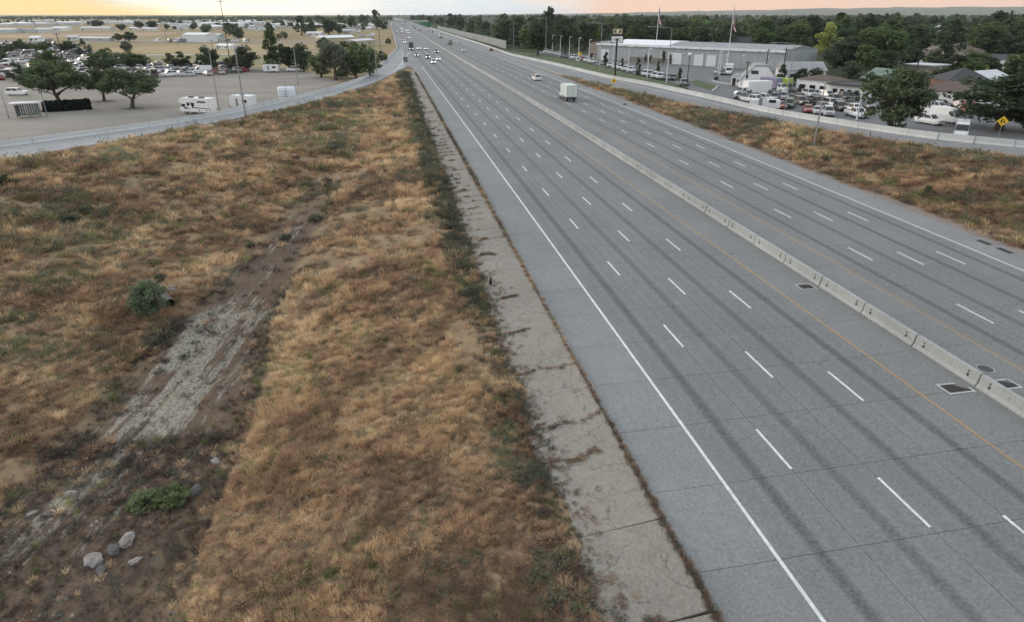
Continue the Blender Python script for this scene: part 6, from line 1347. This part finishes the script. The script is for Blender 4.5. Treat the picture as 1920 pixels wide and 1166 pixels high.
for i, (x, y, tp) in enumerate(posts): tag(pole(x, y, tp, '%s white lamp post of the display row counted from the sound wall' % ordn[i], 'post', whitepole, 0, R_(-15), .13, 'display_lamp_post'), None, None, 'white lamp posts of the display row')
pole(1345.5, 141, 101, 'taller of two white posts by the office drive', 'post', whitepole, 0, R_(-15), .15, 'display_lamp_post'); pole(1348.5, 143, 107, 'shorter of two white posts by the office drive', 'post', whitepole, 0, R_(60), .15, 'display_lamp_post')
pole(1605, 232, 179, 'thick white lamp post before two white pickups', 'post', whitepole, 0, R_(-15), .2, 'display_lamp_post')
pole(1286.5, 171, 112, 'black lamp post with white globe at the lot entrance', 'plain', blackm, 0, 0, .13, 'globe_lamp')
p = ground(1286.5, 171); t = thing('lamp_globe', 'white globe on the black lamp post at the lot entrance', 'lamp', p+Vector((0, 0, 59/pxm(1286.5, 171, 2.2)*1.06))); m = MB(); m.tube([(0, 0, 0), (0, 0, .15), (0, 0, .4), (0, 0, .65), (0, 0, .75)], [.12, .35, .45, .32, .1], 14); m.obj('globe', whitem, t, True); MB().tube([(0, 0, -.3), (0, 0, .02)], .15, 10).obj('collar', blackm, t)
pole(1396, 166, 119, 'leaning dark pole with a black box before the office', 'utility', darkwood, 0, .4, .2, 'utility_pole'); pole(1430.5, 164, 100, 'dark utility pole at the office centre', 'utility', darkwood, 0, .4, .2, 'utility_pole'); pole(1464, 160, 97, 'dark utility pole right of the office', 'utility', darkwood, 0, .4, .2, 'utility_pole')
p = ground(1396, 166); t = thing('transformer', 'black box mounted on the leaning office pole', 'transformer', p+Vector((0, -.1, 2.6))); MB().tube([(0, -.35, 0), (0, -.35, 1.0)], .42, 12).obj('tank', blackm, t); MB().box((0, -.05, .5), (.2, .4, .15)).obj('bracket', blackm, t)
pole(1714, 152, 110, 'dark utility pole before the tan block building', 'utility', darkwood, 0, .4, .2, 'utility_pole'); pole(1801, 120, 77, 'dark utility pole before the stucco house', 'utility', darkwood, 0, .4, .2, 'utility_pole'); pole(1884, 132, 104, 'short utility pole before the bright white house', 'utility', darkwood, 0, .4, .2, 'utility_pole'); pole(1769, 40, 12, 'thin mast above the far wooded skyline', 'plain', galv, 0, 0, .3, 'mast')
# ---------------------------------------------------------------- flags
def flag(px, py, top, label, seed):
    p = ground(px, py); k = pxm(px, py, p.z); h = (py-top)/k*1.04; t = thing('flagpole', label, 'flagpole', p, 0); MB().tube([(0, 0, 0), (0, 0, h)], [.16, .07], 10).obj('pole', whitepole, t); m = MB(); m.tube([(0, 0, h), (0, 0, h+.12), (0, 0, h+.26)], [.05, .16, .03], 8); m.obj('finial', galv, t)
    r = np.random.default_rng(seed); W, Hh = 7.6, 4.6; nx_, ny_ = 24, 13; V = []
    for j in range(ny_+1):
        for i in range(nx_+1):
            u = i/nx_; v = j/ny_; droop = u*W; x = .1+1.25*u+.25*math.sin(u*7+v*2)*u; z = h-.2-v*Hh*(1-.55*u)-droop*.86; y = .45*math.sin(u*11+v*3+seed)*(.3+u); V.append((x, y, z))
    m = MB(); m.v = V
    for j in range(ny_):
        for i in range(nx_):
            a = j*(nx_+1)+i; m.f.append((a, a+1, a+nx_+2, a+nx_+1)); m.m.append(2 if (i < nx_*.4 and j < 7) else (0 if j % 2 == 0 else 1))
    cl = m.obj('cloth', [plain('flag red', (.38, .03, .045), .8) if 'flag red' not in MATS else MATS['flag red'], plain('flag white', (.72, .72, .72), .8) if 'flag white' not in MATS else MATS['flag white'], plain('flag blue', (.03, .04, .14), .8) if 'flag blue' not in MATS else MATS['flag blue']], t, True)
    sm = MB()
    for j in range(5):
        for i in range(5):
            a = V[int((j+.7)*1.25)*(nx_+1)+1+i*2]; c = Vector(a)+Vector((0, -.03, 0)); sm.quad([c+Vector((-.07, 0, -.07)), c+Vector((.07, 0, -.07)), c+Vector((.07, 0, .07)), c+Vector((-.07, 0, .07))])
    tag(sm.obj('stars', MATS['flag white'], cl), kind='stuff')
flag(1228, 112, 24, 'left flagpole with drooping striped flag before the woods', 1); flag(1362, 130, 26, 'right flagpole with drooping striped flag behind the office', 4)
# ---------------------------------------------------------------- dealer sign
p = ground(1153, 142); k = pxm(1153, 142, 2.2); t = thing('dealer_sign', 'tall black pole sign with tan emblem panel over white lettered panel', 'sign', p, R_(-14))
Ht = (142-64)/k*1.06; MB().tube([(0, 0, 0), (0, 0, Ht*.76)], .28, 10).obj('pole', blackm, t); zb = Ht*.70; Wd = 20/k
m = MB(); m.box((0, .12, zb+Ht*.15), (Wd+.5, .3, Ht*.31)); m.obj('frame', blackm, t)
MB().box((0, -.08, zb+Ht*.07), (Wd, .14, Ht*.125)).obj('white_panel', whitem, t); pz = zb+Ht*.235; MB().box((0, -.08, pz), (Wd*.86, .14, Ht*.115)).obj('emblem_panel', tanm, t)
e = MB(); a_, b_ = Wd*.30, Ht*.028; e.prism([(-a_, -b_*.2), (-a_*.9, b_*.9), (-a_*.3, b_*.9), (-a_*.25, b_*1.6), (a_*.35, b_*1.6), (a_*.3, b_*.9), (a_, b_*.9), (a_*.9, -b_*.9), (a_*.3, -b_*.9), (a_*.25, -b_*1.6), (-a_*.35, -b_*1.6), (-a_*.3, -b_*.9), (-a_*.95, -b_*.9)], 'y', -.20, -.155)
o = e.obj('emblem', plain('dark olive', (.10, .085, .02), .4), t); MB().prism([(-a_*.34, -b_*1.3), (a_*.3, -b_*1.3), (a_*.4, b_*1.4), (-a_*.3, b_*1.4)], 'y', -.235, -.205).obj('emblem_heart', plain('pale gold', (.80, .75, .48), .4), t).location = (0, 0, pz); o.location = (0, 0, pz)
def text(s, size, mat, parent, loc, rot, name='lettering'):
    c = bpy.data.curves.new(name, 'FONT'); c.body = s; c.size = size; c.align_x = 'CENTER'; c.align_y = 'CENTER'; c.extrude = .02; c.offset = size*.012; o = bpy.data.objects.new('tmp', c); C.objects.link(o); dg = bpy.context.evaluated_depsgraph_get(); me = bpy.data.meshes.new_from_object(o.evaluated_get(dg)); bpy.data.objects.remove(o)
    me.materials.clear(); me.materials.append(mat); q = mobj(name, me, parent); q.location = loc; q.rotation_euler = rot; return q
text('GMC', Ht*.075, blackm, t, (0, -.18, zb+Ht*.068), (math.pi/2, 0, 0))
# ---------------------------------------------------------------- road signs
def sign(px, py, top, w_px, shape, label, mark, face=yellowm, rz=0., name='road_sign'):
    p = ground(px, py); k = pxm(px, py, p.z); h = (py-top)/k*1.05; t = thing(name, label, 'sign', p, rz); r0 = w_px/k/2; MB().tube([(0, 0, -.1), (0, 0, h-r0*.3)], .05, 8).obj('post', galv, t); n = {'diamond': 4, 'round': 24}[shape]; m = MB()
    P = [(r0*math.cos(6.2832*i/n), h-r0+r0*math.sin(6.2832*i/n)) for i in range(n)]; m.prism(P, 'y', -.09, -.06); m.obj('face', face, t)
    if mark == 'arrow':
        c = h-r0; MB().prism([(-.08*r0*2, c-r0*.45), (.08*r0*2, c-r0*.45), (.08*r0*2, c+r0*.15), (.25*r0, c+r0*.15), (0, c+r0*.5), (-.25*r0, c+r0*.15), (-.08*r0*2, c+r0*.15)], 'y', -.10, -.092).obj('symbol', blackm, t)
    elif mark == 'curve':
        c = h-r0; MB().prism([(-.35*r0, c-r0*.35), (-.12*r0, c-r0*.35), (-.12*r0, c+r0*.05), (.1*r0, c+r0*.3), (-.05*r0, c+r0*.45), (-.35*r0, c+r0*.15)], 'y', -.10, -.092).obj('symbol', blackm, t); MB().prism([(.12*r0, c-r0*.35), (.35*r0, c-r0*.35), (.35*r0, c+r0*.1), (.12*r0, c+r0*.1)], 'y', -.10, -.092).obj('symbol', blackm, t)
    elif mark == 'ring':
        c = h-r0; n2 = 20; MB().prism([(r0*.5*math.cos(6.2832*i/n2), c+r0*.5*math.sin(6.2832*i/n2)) for i in range(n2)], 'y', -.10, -.092).obj('symbol', blackm, t)
    return t
sign(1150, 167.5, 148, 11, 'diamond', 'yellow diamond sign with black upright mark on the exit ramp edge', 'arrow', yellowm, R_(-15))
sign(1867, 272, 221, 19, 'diamond', 'orange yellow diamond sign on a tall post at the right', 'curve', yellowm, R_(-35))
sign(1083.5, 124, 108, 8, 'round', 'white ring sign on the verge before the display row', 'ring', whitem, R_(-15))
sign(1086, 113, 98, 9, 'diamond', 'yellow sign above the white ring sign', None, yellowm, R_(-15))
p = ground(761, 127.5); k = pxm(761, 127.5, p.z); t = thing('gore_sign', 'small grey panel sign on two posts at the freeway nose', 'sign', p, R_(0)); h = 20/k*1.02; w2 = 8/k
for s in (-.3, .3): MB().box((s*w2, 0, h/2), (.1, .1, h)).obj('post', galv, t)
MB().box((0, -.06, h-9/k/2), (w2, .05, 9/k)).obj('panel', plain('dull green sign', (.11, .14, .13), .5), t)
for z in (.25, .5, .75): MB().box((0, -.09, h-9/k*z), (w2*.75, .015, .09)).obj('lettering_bar', greym, t)
p = G(1124, 167, 2.0); p.z = gz(p.x, p.y); t = thing('barricade', 'orange and white barricade lying on the gravel verge', 'barricade', p+Vector((0, 0, .1)), R_(60))
for i in range(5): MB().box((-1.2+i*.6, 0, .55), (.59, .06, .3)).obj('board', orangem if i % 2 == 0 else whitem, t)
for s in (-1, 1): MB().box((s*1.1, 0, .35), (.08, .7, .7), 0, 0, (1, .15, 0, 0)).obj('leg', orangem, t)
# green guide signs far down the road on a gantry
for i, (x, y, lb) in enumerate(((794, 54, 'first far green guide sign above the right carriageway'), (803, 57, 'second far green guide sign above the right carriageway'))):
    p = G(x, y, 2.1); t = thing('guide_sign', lb, 'sign', p, R_(-8)); k = pxm(x, y, 2.1)
    for s in (-.3, .3): MB().box((s*9/k, 0, 4), (.3, .3, 8)).obj('post', galv, t)
    MB().box((0, -.2, 6.2), (10/k, .12, 4.0)).obj('panel', plain('green sign face', (.02, .14, .08), .45) if 'green sign face' not in MATS else MATS['green sign face'], t)
# overpass far down the freeway
p0, p1 = road(-16, 1250), road(60, 1250); t = thing('overpass', 'far road bridge crossing the freeway near the horizon', 'bridge', (0, 0, 0)); d = p1-p0
MB().box((p0+p1)/2+Vector((0, 0, 6.2)), (d.length, 12, 1.6)).obj('deck', barcon, t)
for u in (-9, 18.4, 48): q = road(u, 1250); MB().box(q+Vector((0, 0, 2.6)), (1.6, 10, 5.3)).obj('pier', barcon, t)
MB().box((p0+p1)/2+Vector((0, -5.8, 7.4)), (d.length, .3, .9)).obj('parapet', barwhite, t)
# small delineator posts and shoulder debris
for i, (x, y, lb) in enumerate([(244.5, 264, 'thin delineator post below the entrance ramp'), (1000, 126, 'small dark post at the slip road shoulder'), (1195, 181, 'thin post on the right bank by the slip road'), (1630, 259, 'thin post at the bank top right of the grey pole')]):
    p = ground(x, y); t = thing('delineator_post', lb, 'post', p); MB().box((0, 0, .6), (.1, .04, 1.25)).obj('post', darkwood, t); MB().box((0, -.03, 1.1), (.09, .02, .18)).obj('reflector', whitem, t)
p = rpx(1172, 196); t = thing('tyre_debris', 'strip of torn black tyre on the right shoulder', 'debris', p, .6); m = MB(); m.tube([(-.7, 0, .05), (-.3, .15, .12), (.2, -.1, .08), (.7, .1, .05)], [.03, .14, .12, .03], 6); m.obj('tread', rubber, t)
# ---------------------------------------------------------------- air
hz = MB().box((0, 0, 85), (19000, 17000, 190)).obj('haze', []); hz['kind'] = 'stuff'
hm = bpy.data.materials.new('haze air'); hm.use_nodes = True; t_ = hm.node_tree; t_.nodes.clear(); o_ = t_.nodes.new('ShaderNodeOutputMaterial'); v_ = t_.nodes.new('ShaderNodeVolumePrincipled'); v_.inputs['Color'].default_value = (.80, .87, .93, 1); v_.inputs['Density'].default_value = .00005; v_.inputs['Anisotropy'].default_value = .2; t_.links.new(v_.outputs[0], o_.inputs['Volume']); hz.data.materials.append(hm)
